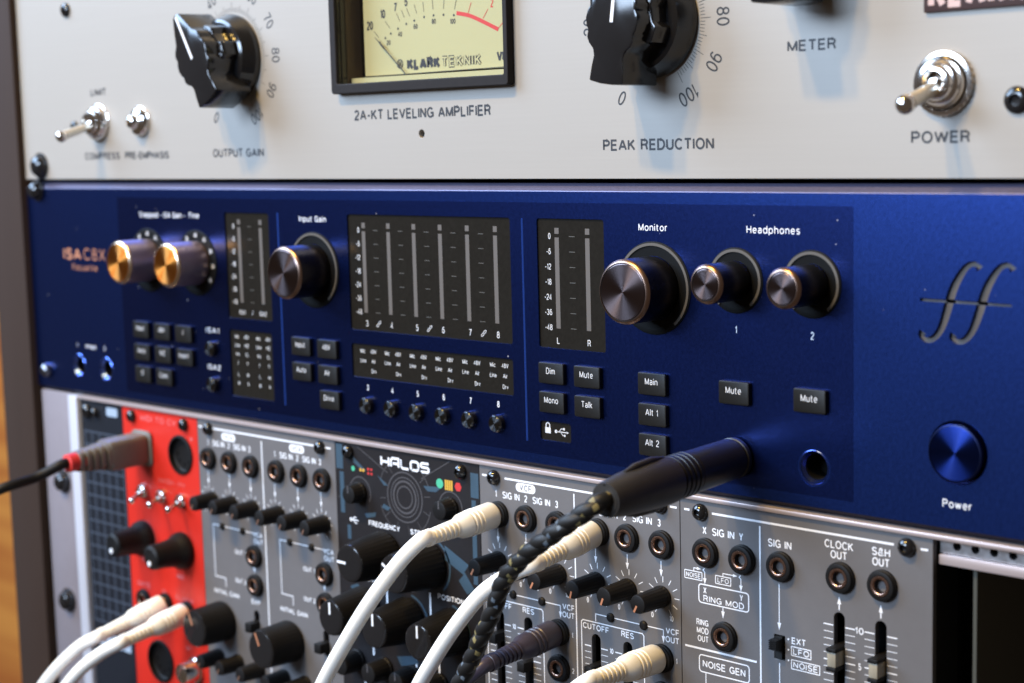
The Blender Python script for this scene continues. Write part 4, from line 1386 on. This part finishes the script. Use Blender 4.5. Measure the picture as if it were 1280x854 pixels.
for x, z in ((-154.9, -57), (-142.5, -64), (-114.2, -59.5), (-101.7, -66)):
    mb = MB(); mb.box(x - 1.6, x + 1.6, -4.2, 5, z - 1.6, z + 1.6)
    part('slider_cap', mb, M['black_satin'], vcf, bevel=.3)

# ---------------------------------------------------------------- dark oscillator with rings
hl = module('synth_module', 'charcoal module with printed ring pattern and fluted black knobs', 'synth module', -233.68, -162.56, M['halos_face'])
mb = MB()
def H_letters(mb, x, z, h, w, gap, st):
    L = {'H': [[(0, 0), (0, 1)], [(0, .45), (1, .45)], [(1, 1), (1, 0)]],
         'A': [[(0, 0), (0, .75), (.2, 1), (1, 1), (1, 0)], [(0.25, .4), (1, .4)]],
         'L': [[(0, 1), (0, .2), (.2, 0), (1, 0)]],
         'O': [[(.2, 0), (.8, 0), (1, .2), (1, .8), (.8, 1), (.2, 1), (0, .8), (0, .2), (.2, 0)]],
         'S': [[(1, 1), (.2, 1), (0, .85), (0, .65), (.15, .53), (.85, .53), (1, .4), (1, .15), (.85, 0), (0, 0)]]}
    for i, ch in enumerate('HALOS'):
        for k, P in enumerate(L[ch]):
            mb.stroke([(x + i * (w + gap) + a * w, z + b_ * h) for a, b_ in P], st, PY - .011 * k)
H_letters(mb, -209.5, -7.5, 2.9, 3.75, 1.15, .85)
W(mb, 'FREQUENCY', -209.2, -28.8, 1.9, 15.8, .2); W(mb, 'STRUCTURE', -188.2, -28.8, 1.9, 15.8, .2); W(mb, 'POSITION', -177.4, -48.9, 1.9, 12.6, .2)
W(mb, 'BRIGHT', -219.5, -48.9, 1.9, 11, .2); W(mb, 'DAMP', -198.2, -48.9, 1.9, 8, .2)
mb.stroke([(-226.6, -28.9), (-222.6, -28.9)], .4, PY); mb.disc(-226.4, -28.9, .7, PY, 12)
mb.stroke([(-225.8, -28.9), (-224.6, -27.9), (-223.6, -27.9)], .35, PY - .011)
mb.stroke([(-225.2, -28.9), (-224.2, -29.9), (-223.2, -29.9)], .35, PY - .011)
for x in (-209.0, -187.4):
    mb.stroke([(x, -48.5), (x, -57)], .8, PY)
for x in (-220, -198.3, -187.0, -176.5):
    mb.stroke([(x + 3, -72), (x + 3, -76)], .8, PY)
for x in (-222, -206):
    mb.stroke([(x, -86), (x, -100)], .8, PY)
part('white_lettering', mb, M['white_ink'], hl)
mb = MB()
for r0, r1 in ((3.5, 4.0), (5.1, 5.8), (6.6, 7.0), (8.3, 8.8)):
    mb.ring(-198.3, -17.4, r0, r1, PY)
random.seed(3)
for a in range(0, 360, 30):
    c_, s_ = math.cos(rad(a + 8)), math.sin(rad(a + 8))
    mb.stroke([(-198.3 + 9.6 * c_, -17.4 + 9.6 * s_), (-198.3 + 12.6 * c_, -17.4 + 12.6 * s_)], .25, PY)
for a0, a1 in ((20, 60), (120, 160), (200, 240), (300, 345)):
    mb.ring(-198.3, -17.4, 12.7, 13.0, PY, a0, a1)
for x, z in ((-221.0, -18.6), (-176.2, -18.0)):
    mb.ring(x, z, 5.2, 5.6, PY, -30, 210)
mb.stroke([(-233, -21.5), (-226.5, -21.5)], .25, PY)
mb.stroke([(-190, -10), (-176, -2.5)], .3, PY); mb.stroke([(-206.5, -10), (-222, -2.5)], .3, PY)
part('grey_pattern', mb, M['line_grey'], hl)
mb = MB()
for P in ([(-233.2, -2.6), (-229.6, -2.6), (-229.6, -11.4), (-233.2, -11.4)], [(-231.6, -12.4), (-229.4, -12.4), (-229.4, -27), (-231.6, -27)],
          [(-166.6, -5), (-163, -5), (-163, -13.2), (-166.6, -13.2)], [(-166.4, -14), (-164.4, -14), (-164.4, -42), (-166.4, -42)],
          [(-189, -12.2), (-180, -11.6), (-183, -13.6), (-187, -13.8)], [(-224, -6.4), (-217.6, -10.6), (-219.4, -10.8), (-224, -8.4)],
          [(-212, -11.2), (-206.5, -14.4), (-208.5, -14.6)], [(-209, -21), (-205.6, -22), (-207, -23.2), (-210, -22.4)], [(-219, -25.8), (-213, -24.6), (-213.6, -26.2), (-218, -27.2)],
          [(-228.4, -31), (-226.6, -31), (-226.6, -36), (-228.4, -36)],
          [(-179.6, -31), (-168.4, -36), (-170.6, -38.6), (-166, -44), (-169.6, -46), (-173.4, -42), (-171, -39.6), (-179.6, -36)],
          [(-228, -53), (-224, -51.5), (-222, -53.6), (-226, -56)], [(-205, -74), (-196, -72), (-194, -74.4), (-203, -77)], [(-174, -51.5), (-166, -51), (-168, -54)]):
    mb.sheet(P, PY - .02)
for x, z in ((-187.0, -39), (-198.3, -60.5), (-178.5, -60.5)):
    mb.ring(x, z, 9.2, 10.0, PY - .02, -50, 80)
part('slate_pattern', mb, M['teal'], hl)
for nm, mtl, shapes in (('green_marks', 'green_led', [(-224.3, -10.6, .9, 'o'), (-181.0, -10.4, 1.65, 'o')]),
                        ('amber_marks', 'amber_led', [(-220.4, -10.6, .6, 'o'), (-218.9, -10.6, .6, 'o')] + [(-178.2 + .95 * k, -10.5, .38, '|') for k in range(4)]),
                        ('red_marks', 'red_led', [(-216.4, -9.9, .5, 'o'), (-214.8, -9.9, .5, 'o'), (-216.4, -11.4, .5, 'o'), (-214.8, -11.4, .5, 'o'), (-172.4, -10.5, 1.6, 'x')])):
    mb = MB()
    for x, z, r, k in shapes:
        if k == 'o':
            mb.disc(x, z, r, PY - .03, 20)
        elif k == '|':
            mb.rect(x - r, x + r, z - 1.7, z + 1.7, PY - .03)
        else:
            mb.disc(x, z, r, PY - .03, 6)
    part(nm, mb, M[mtl], hl)
mscrew(hl, -226.2, -4.9); mscrew(hl, -170.7, -5.1)
for x, z in ((-221.2, -18.6), (-176.2, -18.0)):
    trim(hl, x, z, 0, 'dark', 3.6, 5.5, 'h')
bigknob(hl, -209.0, -38.6, 90, 8.3, 16.8, q=.80)
bigknob(hl, -187.0, -38.6, 60, 8.3, 16.8, q=.80)
for x in (-220.2, -198.2, -176.6):
    bigknob(hl, x, -59.6, 0, 8.0, 16.5, q=.79)
for x in (-229, -214.5, -200.5, -187.0, -173):
    trim(hl, x + 3.5, -79.4, 0, 'dark', 3.9, 8.5, 'hs')

# ---------------------------------------------------------------- dual amplifier
va = module('synth_module', 'grey dual amplifier module with pale VCA tags, beside the red module', 'synth module', -314.96, -233.68, M['euro'],
            [slot(-282.9, -72, -82, 1.6), slot(-242.6, -72, -82, 1.6)])
mb = MB(); neg = MB()
for a, b_ in ((-313.8, -311.6), (-305.4, -245.2), (-239.6, -236.0)):
    mb.stroke([(a, -4.9), (b_, -4.9)], .65, PY)
pill(mb, neg, -295.4, -7.35, 'VCA'); pill(mb, neg, -255.0, -7.2, 'VCA')
for d in (0, 40.6):
    for s, x, w_ in (('1', -308.4, None), ('SIG IN', -301.8, 7.5), ('2', -295.4, None), ('SIG IN', -288.8, 7.5), ('3', -282.8, None)):
        W(mb, s, x + d, -10.5, 2.3, w_)
    for x in (-309.2, -296.0, -283.0):
        arrow(mb, x + d, -21.5, -27)
        ticks(mb, x + d, -32.8, 4.0, 5.6)
    mb.stroke([(-307.6 + d, -42.3), (-281 + d, -42.3)], .32, PY)
    mb.stroke([(-307.6 + d, -42.3), (-307.6 + d, -62.6), (-301.2 + d, -62.6), (-301.2 + d, -66)], .34, PY - .011)
    W(mb, 'VCA', -280 + d, -42.6, 1.9, 5.6); W(mb, 'OUT', -279.8 + d, -45.2, 1.9, 5.6)
    W(mb, 'OUT 1', -291.3 + d, -51.0, 1.7, 6.5); W(mb, 'OUT 2', -291.7 + d, -62.2, 1.7, 6.5)
    W(mb, 'INITIAL GAIN', -301.0 + d, -68.4, 1.9, 15.6)
    W(mb, 'EXP', -283 + d, -68.8, 1.8, 5.2)
    arrow(mb, -283.0 + d, -55.4, -57.6)
mb.stroke([(-275.4, -6.6), (-275.4, -130)], .55, PY)
part('printed_lettering', mb, M['white_ink'], va)
part('reversed_lettering', neg, M['euro'], va)
for x in (-301.6, -289.0, -261.0, -248.6):
    mb = MB(); mb.lathe([(1.45, -.05), (1.4, -.5), (1.0, -.9), (0, -1.05)], x, -42.3, n=24)
    part('indicator_lamp', mb, M['black_satin'], va)
mscrew(va, -307.4, -5.2); mscrew(va, -241.4, -5.1)
for x in (-309.0, -296.0, -282.8, -267.7, -254.7, -241.9):
    jack(va, x + 1.1, -16.7)
for x in (-306.6, -294.4, -281.6, -266.4, -253.6, -240.8):
    trim(va, x, -32.6, 150, 'brown', 3.15, 9.6, 'v')
for x, z in ((-283.4, -50.9), (-283.4, -62.0), (-242.8, -51.0), (-242.8, -62.0)):
    jack(va, x + 1.3, z)
bigknob(va, -303.4, -79.6, 25, 7.8, 14.5, 'copper_ink')
bigknob(va, -262.6, -79.6, 25, 7.8, 14.5, 'copper_ink')
for x in (-307.4, -295.2, -282.4, -267.4, -255.0, -242.2):
    trim(va, x, -94.6, 150, 'brown', 3.15, 9.6, 'v')
mb = MB(); mb.box(-314, -234, 14, 15.5, -128, -3)
part('circuit_board', mb, M['void'], va)
for x in (-282.9, -242.6):
    mb = MB(); mb.box(x - 1.8, x + 1.8, -4.5, 5, -79.6, -76.0)
    part('slider_cap', mb, M['black_satin'], va, bevel=.3)

# ---------------------------------------------------------------- red interface module
rd = module('synth_module', 'bright red interface module with a grey plug in its square socket', 'synth module', -365.9, -314.96, M['red'],
            [circ(-326.6, -17.6, 7.4, 40), circ(-347.6, -104.8, 8.3, 40)])
mb = MB()
W(mb, 'MIDI TO CV', -341, -5.4, 2.4, 24, .18); W(mb, 'USB', -352.5, -11.2, 1.8); W(mb, 'MIDI IN', -334, -29.5, 1.8, 17, .18)
W(mb, 'IN', -319.2, -10.6, 1.9); W(mb, 'GATE', -357, -74.4, 1.9, 9, .18); W(mb, 'CV', -343, -75.2, 1.9); W(mb, 'CLOCK', -329, -76, 1.9, 12, .18)
W(mb, 'RATE', -355, -64, 1.8); W(mb, 'MODE', -331, -67, 1.8); W(mb, 'OUT', -328, -95.5, 1.8)
mb.ring(-354.0, -55, 7.0, 7.5, PY, -40, 160); mb.ring(-328.2, -56, 7.0, 7.5, PY, -40, 160)
part('faded_lettering', mb, M['pink_ink'], rd)
mscrew(rd, -358.7, -5.3, 2.5); mscrew(rd, -323.2, -5.3, 2.5)
def din(x, z, r):
    mb = MB(); mb.lathe([(r + .5, -.05), (r + .4, -.6), (r - .5, -.8), (r - .8, 1.2), (r - 1.2, 1.5), (0, 1.5)], x, z, n=48)
    o = part('round_socket', mb, M['black_satin'], rd, 28)
    mb = MB()
    for a in (0, 45, 90, 135, 180):
        mb.disc(x + (r * .55) * math.cos(rad(a + 180)), z + (r * .55) * math.sin(rad(a + 180)), .7, 1.45, 12)
    part('pin_holes', mb, M['void'], o)
din(-326.6, -17.6, 7.4)
din(-347.6, -104.8, 8.3)
for i, (x, z, tp) in enumerate(((-353.4, -35.3, (163.5, 627)), (-340.2, -35.8, (185.6, 632)), (-327.4, -36.0, (209, 638)))):
    def smallnut():
        m = MB()
        m.lathe([(3.0, -.02), (3.0, -1.0), (2.7, -1.6), (1.9, -2.0), (1.8, -2.6), (1.2, -2.6), (1.1, -1.8), (0, -1.8)], n=36)
        return m.mesh('bushing', M['chrome'], 25)
    t = put('toggle_switch', cached('sn', smallnut), rd, (x, 0, z))
    tp = tip_at(tp[0], tp[1], -10.5)
    mb = MB()
    p0 = Vector((x, -1.6, z))
    mb.tube([p0, p0.lerp(tp, .75), p0.lerp(tp, .85), p0.lerp(tp, .95), tp], [.75, .95, 1.25, 1.2, .5], n=16)
    part('lever', mb, M['chrome'], t, 40)
def spool(x, z, tilt):
    def f():
        m = MB()
        m.lathe([(7.4, -.4), (7.5, -1.2), (7.1, -3.0), (6.2, -4.4), (5.6, -6), (5.1, -10), (5.0, -14), (4.7, -15.2), (3.6, -15.9), (0, -16.0)], n=56)
        return m.mesh('spindle_knob', M['black_satin'], 24)
    o = put('spindle_knob', cached('spool', f), rd, (x, 0, z))
    m = MB(); m.lathe([(1.1, -15.8), (1.0, -16.3), (0, -16.4)], x, z - 2.2, n=16)
    part('cap_dot', m, M['white_ink'], o)
spool(-354.2, -54.8, 0); spool(-328.0, -55.8, 0)
for x, z in ((-356.8, -80.6), (-341.6, -79.6), (-327.0, -80.4)):
    jack(rd, x, z)
mb = MB(); mb.lathe([(5.2, -.05), (5.2, -1.0), (4.4, -1.6), (4.2, -6), (3.9, -7.2), (2.4, -8.0), (0, -8.2)], -323.5, -103.4, n=40)
part('push_cap', mb, M['chrome'], rd, 30, label='polished steel push cap at the lower edge')
mb = MB(); mb.box(-365, -316, 14, 15.5, -128, -3)
part('circuit_board', mb, M['void'], rd)

# ---------------------------------------------------------------- dark gridded panel at the left end
M['grid_panel'] = mat('dark_slate_panel', (0.008, 0.010, 0.015), 0.5, 0, 0.25)
M['grid_line'] = mat('dim_blue_grid_print', (0.04, 0.052, 0.075), 0.5)
gp = module('synth_module', 'dark gridded panel squeezed between bright flange and red module', 'synth module', -396.6, -366.1, M['grid_panel'])
mb = MB()
for k in range(6):
    mb.stroke([(-394.6 + 5.5 * k, -15), (-394.6 + 5.5 * k, -96)], .75, PY)
for k in range(16):
    mb.stroke([(-395.4, -15 - 5.4 * k), (-366.6, -15 - 5.4 * k)], .75, PY - .011)
part('grid_pattern', mb, M['grid_line'], gp)
mb = MB()
mb.sheet(rrect(-377.6, -369.6, -7.2, -3.6, .8, 3), PY)
for x, w_ in ((-394, 6), (-387, 4), (-382, 7), (-374, 5)):
    mb.rect(x, x + w_, -106, -101, PY)
part('pale_marks', mb, mat('pale_blue_print', (0.28, 0.36, 0.46), 0.55), gp)
mscrew(gp, -391.6, -6.4, 3.0); mscrew(gp, -385.2, -6.4, 2.0)

# ================================================================== CABLES
def seg(*P):
    return [Vector(p) for p in P]
def ribbed(p0, axis, prof):
    """tube along axis from p0: prof [(distance, radius)]"""
    return [p0 + axis * d for d, r in prof], [r for d, r in prof]
PLUG = [(1.9, 2.6), (2.0, 4.1), (2.6, 4.35), (8.6, 4.25), (8.9, 3.95), (9.3, 3.95), (9.6, 4.3), (10.3, 4.3), (10.6, 3.95), (11.0, 3.95), (11.3, 4.25), (12.0, 4.25), (12.3, 3.9), (12.7, 3.9), (13.0, 4.15), (15.6, 3.9), (17.4, 3.0)]
for k in range(6):
    d = 17.6 + 1.75 * k
    PLUG += [(d, 2.95 - .08 * k), (d + .95, 2.92 - .08 * k), (d + 1.1, 2.3 - .05 * k), (d + 1.6, 2.3 - .05 * k)]
PLUG += [(28.3, 2.75), (30.2, 2.7), (30.5, 2.2)]
def patch(name, label, root, end, path, mp, mc, rc=2.35, group=None, plen=30.5):
    """root: jack centre, end: where the plug's sleeve ends, path: cable points on from there"""
    root, end = Vector(root), Vector(end)
    t = thing(name, label, 'cable', tuple(root), group)
    ax = (end - root).normalized()
    # the sleeve bends a little: bow it under its own weight
    L_ = (end - root).length / plen
    pts, rr = [], []
    for d, r in PLUG:
        s = d * L_
        sag = max(0, (d - 17) / 13.5) ** 2 * 0.0
        pts.append(root + ax * s - Vector((0, 0, sag)))
        rr.append(r)
    mb = MB(); mb.tube(pts, rr, n=40)
    pl = part('plug', mb, mp, t, 34)
    mb = MB(); mb.tube([root + ax * -6, root + ax * 2.1], [1.6, 1.6], n=16)
    part('plug_tip', mb, M['brass'], pl)
    path = [Vector(p) for p in path]
    path += [path[-1] + Vector((-4, 2, -30)), path[-1] + Vector((-2, 6, -75)), path[-1] + Vector((4, 12, -130))]   # hangs on down below the picture
    P = catmull([end - ax * 2.0, end + ax * 1.5] + path, 10)
    mb = MB(); mb.tube(P, rc, n=24)
    part('cord', mb, mc, t, 60)
    return t
WHITE = 'ivory patch cables hanging in front of the modules'
patch('patch_cable', 'ivory patch cable from the first VCF socket, arching across the charcoal ring patterned module', (-155.2, 0, -16.9), at(531, 674, -30.5),
      [at(500, 702, -36), at(463, 752, -40), at(430, 806, -41), at(404, 854, -40), at(385, 900, -38), at(370, 960, -34)], M['plug_white'], M['cable_white'], 2.45, WHITE)
patch('patch_cable', 'ivory patch cable passing behind the black braided cable', (-113.5, 0, -16.6), at(668, 705, -29),
      [at(640, 717, -33), at(604, 741, -36), at(570, 782, -38), at(540, 828, -38), at(518, 870, -36), at(500, 930, -32)], M['plug_white'], M['cable_white'], 2.4, WHITE)
patch('patch_cable', 'ivory patch cable in the right VCF OUT socket, at the bottom edge', (-89.5, 0, -50.9), at(738, 851, -30),
      [at(715, 866, -34), at(690, 890, -38), at(670, 940, -40)], M['plug_white'], M['cable_white'], 2.4, WHITE)
patch('patch_cable', 'dark aubergine patch cable in the left VCF OUT socket', (-130.3, 0, -50.9), at(610, 830, -31),
      [at(592, 842, -35), at(570, 862, -38), at(550, 890, -38), at(535, 950, -36)], M['plug_purple'], M['plug_purple'], 2.3)
patch('patch_cable', 'upper ivory cable of the pair in the red module', (-341.6, 0, -79.6), at(124, 795, -29),
      [at(100, 808, -33), at(74, 832, -37), at(52, 860, -38), at(35, 890, -38), at(20, 950, -36)], M['plug_white'], M['cable_white'], 2.5, WHITE)
patch('patch_cable', 'lower ivory cable of the pair in the red module', (-327.0, 0, -80.4), at(152, 803, -31),
      [at(126, 817, -35), at(100, 838, -38), at(76, 868, -39), at(58, 900, -39), at(44, 960, -36)], M['plug_white'], M['cable_white'], 2.5, WHITE)

# headphone plug with braided cable
hp = thing('headphone_cable', 'black braided cable with pale tracer and long black plug in the left headphone socket', 'cable', (-60.9, 0, 12.4))
r0, r1 = Vector((-60.9, 0, 12.4)), at(757, 625.5, -57)
ax = (r1 - r0).normalized()
LL = (r1 - r0).length
def tub(prof, material, name, n=40, ang=34, parent=hp):
    pts, rr = ribbed(r0, ax, [(d * LL / 57.0, r) for d, r in prof])
    mb = MB(); mb.tube(pts, rr, n=n)
    return part(name, mb, material, parent, ang)
sh = tub([(.5, 3.0), (.6, 5.2), (1.0, 5.7), (2.4, 5.8), (2.6, 5.45), (3.2, 5.45), (3.5, 5.75), (22.5, 5.85), (23, 5.5)], M['shell'], 'plug_shell')
tub([(-8, 3.1), (.6, 3.1)], M['brass'], 'plug_tip', parent=sh)
rib = []
for k in range(4):
    d = 23 + 2.0 * k
    rib += [(d, 5.6), (d + .2, 6.1), (d + 1.4, 6.1), (d + 1.6, 5.6)]
tub(rib + [(31.4, 5.7)], M['shell'], 'ribbed_collar')
bt = tub([(31.0, 5.7), (31.4, 6.3), (34, 6.4), (41, 6.25), (49, 5.7), (55.5, 4.9), (57, 4.5), (57.2, 3.9), (56.0, 3.6)], M['boot'], 'rubber_boot')
# two raised ribs of the boot
side = ax.cross(Vector((0, 0, 1))).normalized()
up = side.cross(ax).normalized()
for s, nm in ((1, 'boot_fin'), (-1, 'boot_fin')):
    mb = MB()
    q = [r0 + ax * (d * LL / 57) + up * (s * h) for d, h in ((33, 6.2), (38, 6.55), (45, 6.2), (49, 5.6))]
    mb.tube(q, [.5, 1.0, 1.0, .5], n=12)
    part(nm, mb, M['boot'], bt, 40)
path = catmull([r1 - ax * 3, r1 + ax * 2, at(725, 645, -62), at(690, 669, -64), at(655, 696, -64), at(630, 726, -63), at(617, 762, -62), at(602, 796, -61), at(588, 828, -60), at(574, 856, -59), at(560, 890, -58), at(540, 960, -56), at(530, 960, -52) + Vector((0, 0, -35)), at(530, 960, -46) + Vector((6, 0, -90))], 14)
T_ = [(path[min(i + 1, len(path) - 1)] - path[max(i - 1, 0)]).normalized() for i in range(len(path))]
cum = [0]
for a, b_ in zip(path, path[1:]):
    cum.append(cum[-1] + (b_ - a).length)
def at_len(s):
    for i in range(len(cum) - 1):
        if cum[i + 1] >= s:
            f = (s - cum[i]) / max(1e-6, cum[i + 1] - cum[i])
            return path[i].lerp(path[i + 1], f), T_[i].lerp(T_[i + 1], f).normalized()
    return path[-1], T_[-1]
for ph in (0, math.pi):
    mb = MB()
    P = []
    n = int(cum[-1] / .8)
    for i in range(n + 1):
        s = cum[-1] * i / n
        p, t_ = at_len(s)
        N = Vector((0, 0, 1)); N = (N - t_ * N.dot(t_)).normalized(); Bn = t_.cross(N)
        a = ph + s / 11.0 * 2 * math.pi
        P.append(p + (N * math.cos(a) + Bn * math.sin(a)) * 0.5)
    mb.tube(P, 2.05, n=18)
    part('braided_strand', mb, M['braid'], hp, 60)

# grey USB style plug in the red module
us = thing('data_cable', 'warm grey plug with red sleeve and thin black cord in the red module', 'cable', (-351.7, 0, -17.6))
r0 = Vector((-351.7, 0, -17.4)); e1 = at(96, 577, -31)
ax = (e1 - r0).normalized()
side = ax.cross(Vector((0, 0, 1))).normalized(); up = side.cross(ax).normalized()
def sq_tube(mb, prof, k=.35):
    # rounded square cross section along ax: (distance, half width, half height)
    n = 28
    o = len(mb.v)
    for d, hw, hh in prof:
        for i in range(n):
            a = 2 * math.pi * i / n
            c_, s_ = math.cos(a), math.sin(a)
            e = k
            mb.v.append(tuple(r0 + ax * d + side * (hw * math.copysign(abs(c_) ** e, c_)) + up * (hh * math.copysign(abs(s_) ** e, s_))))
    for j in range(len(prof) - 1):
        for i in range(n):
            q = (i + 1) % n
            mb.f.append((o + j * n + i, o + j * n + q, o + (j + 1) * n + q, o + (j + 1) * n + i))
    mb.f.append(tuple(o + i for i in range(n - 1, -1, -1)))
    e = o + (len(prof) - 1) * n
    mb.f.append(tuple(e + i for i in range(n)))
mb = MB(); sq_tube(mb, [(.3, 6.4, 7.0), (1.0, 6.6, 7.2), (1.6, 5.2, 5.8), (2.2, 5.2, 5.8), (2.6, 5.6, 6.2), (17, 5.6, 6.0), (18.5, 5.2, 5.7)])
ub = part('plug_body', mb, M['usb_grey'], us, 30)
mb = MB()
pr_ = []
for k in range(5):
    d = 18 + 2.9 * k
    w_ = 5.3 - .35 * k
    pr_ += [(d, w_, w_ * 1.05), (d + 1.7, w_ - .1, w_), (d + 1.9, w_ - .9, w_ - .8), (d + 2.7, w_ - .9, w_ - .8)]
sq_tube(mb, pr_, .6)
part('ribbed_relief', mb, M['usb_grey'], ub, 30)
LN = (e1 - r0).length
pts, rr = ribbed(r0, ax, [(LN - 3.5, 3.0), (LN - 3, 3.7), (LN + 4.2, 3.5), (LN + 4.6, 2.6)])
mb = MB(); mb.tube(pts, rr, n=28)
part('red_sleeve', mb, M['red_rubber'], us, 34)
P = catmull([e1 + ax * 3, e1 + ax * 7, at(45, 597, -46), at(0, 612, -60), at(-60, 640, -72), at(-140, 700, -80), at(-170, 720, -80) + Vector((-20, 0, -45)), at(-170, 720, -76) + Vector((-24, 0, -110))], 10)
mb = MB(); mb.tube(P, 2.0, n=20)
part('cord', mb, M['black_satin'], us, 60)
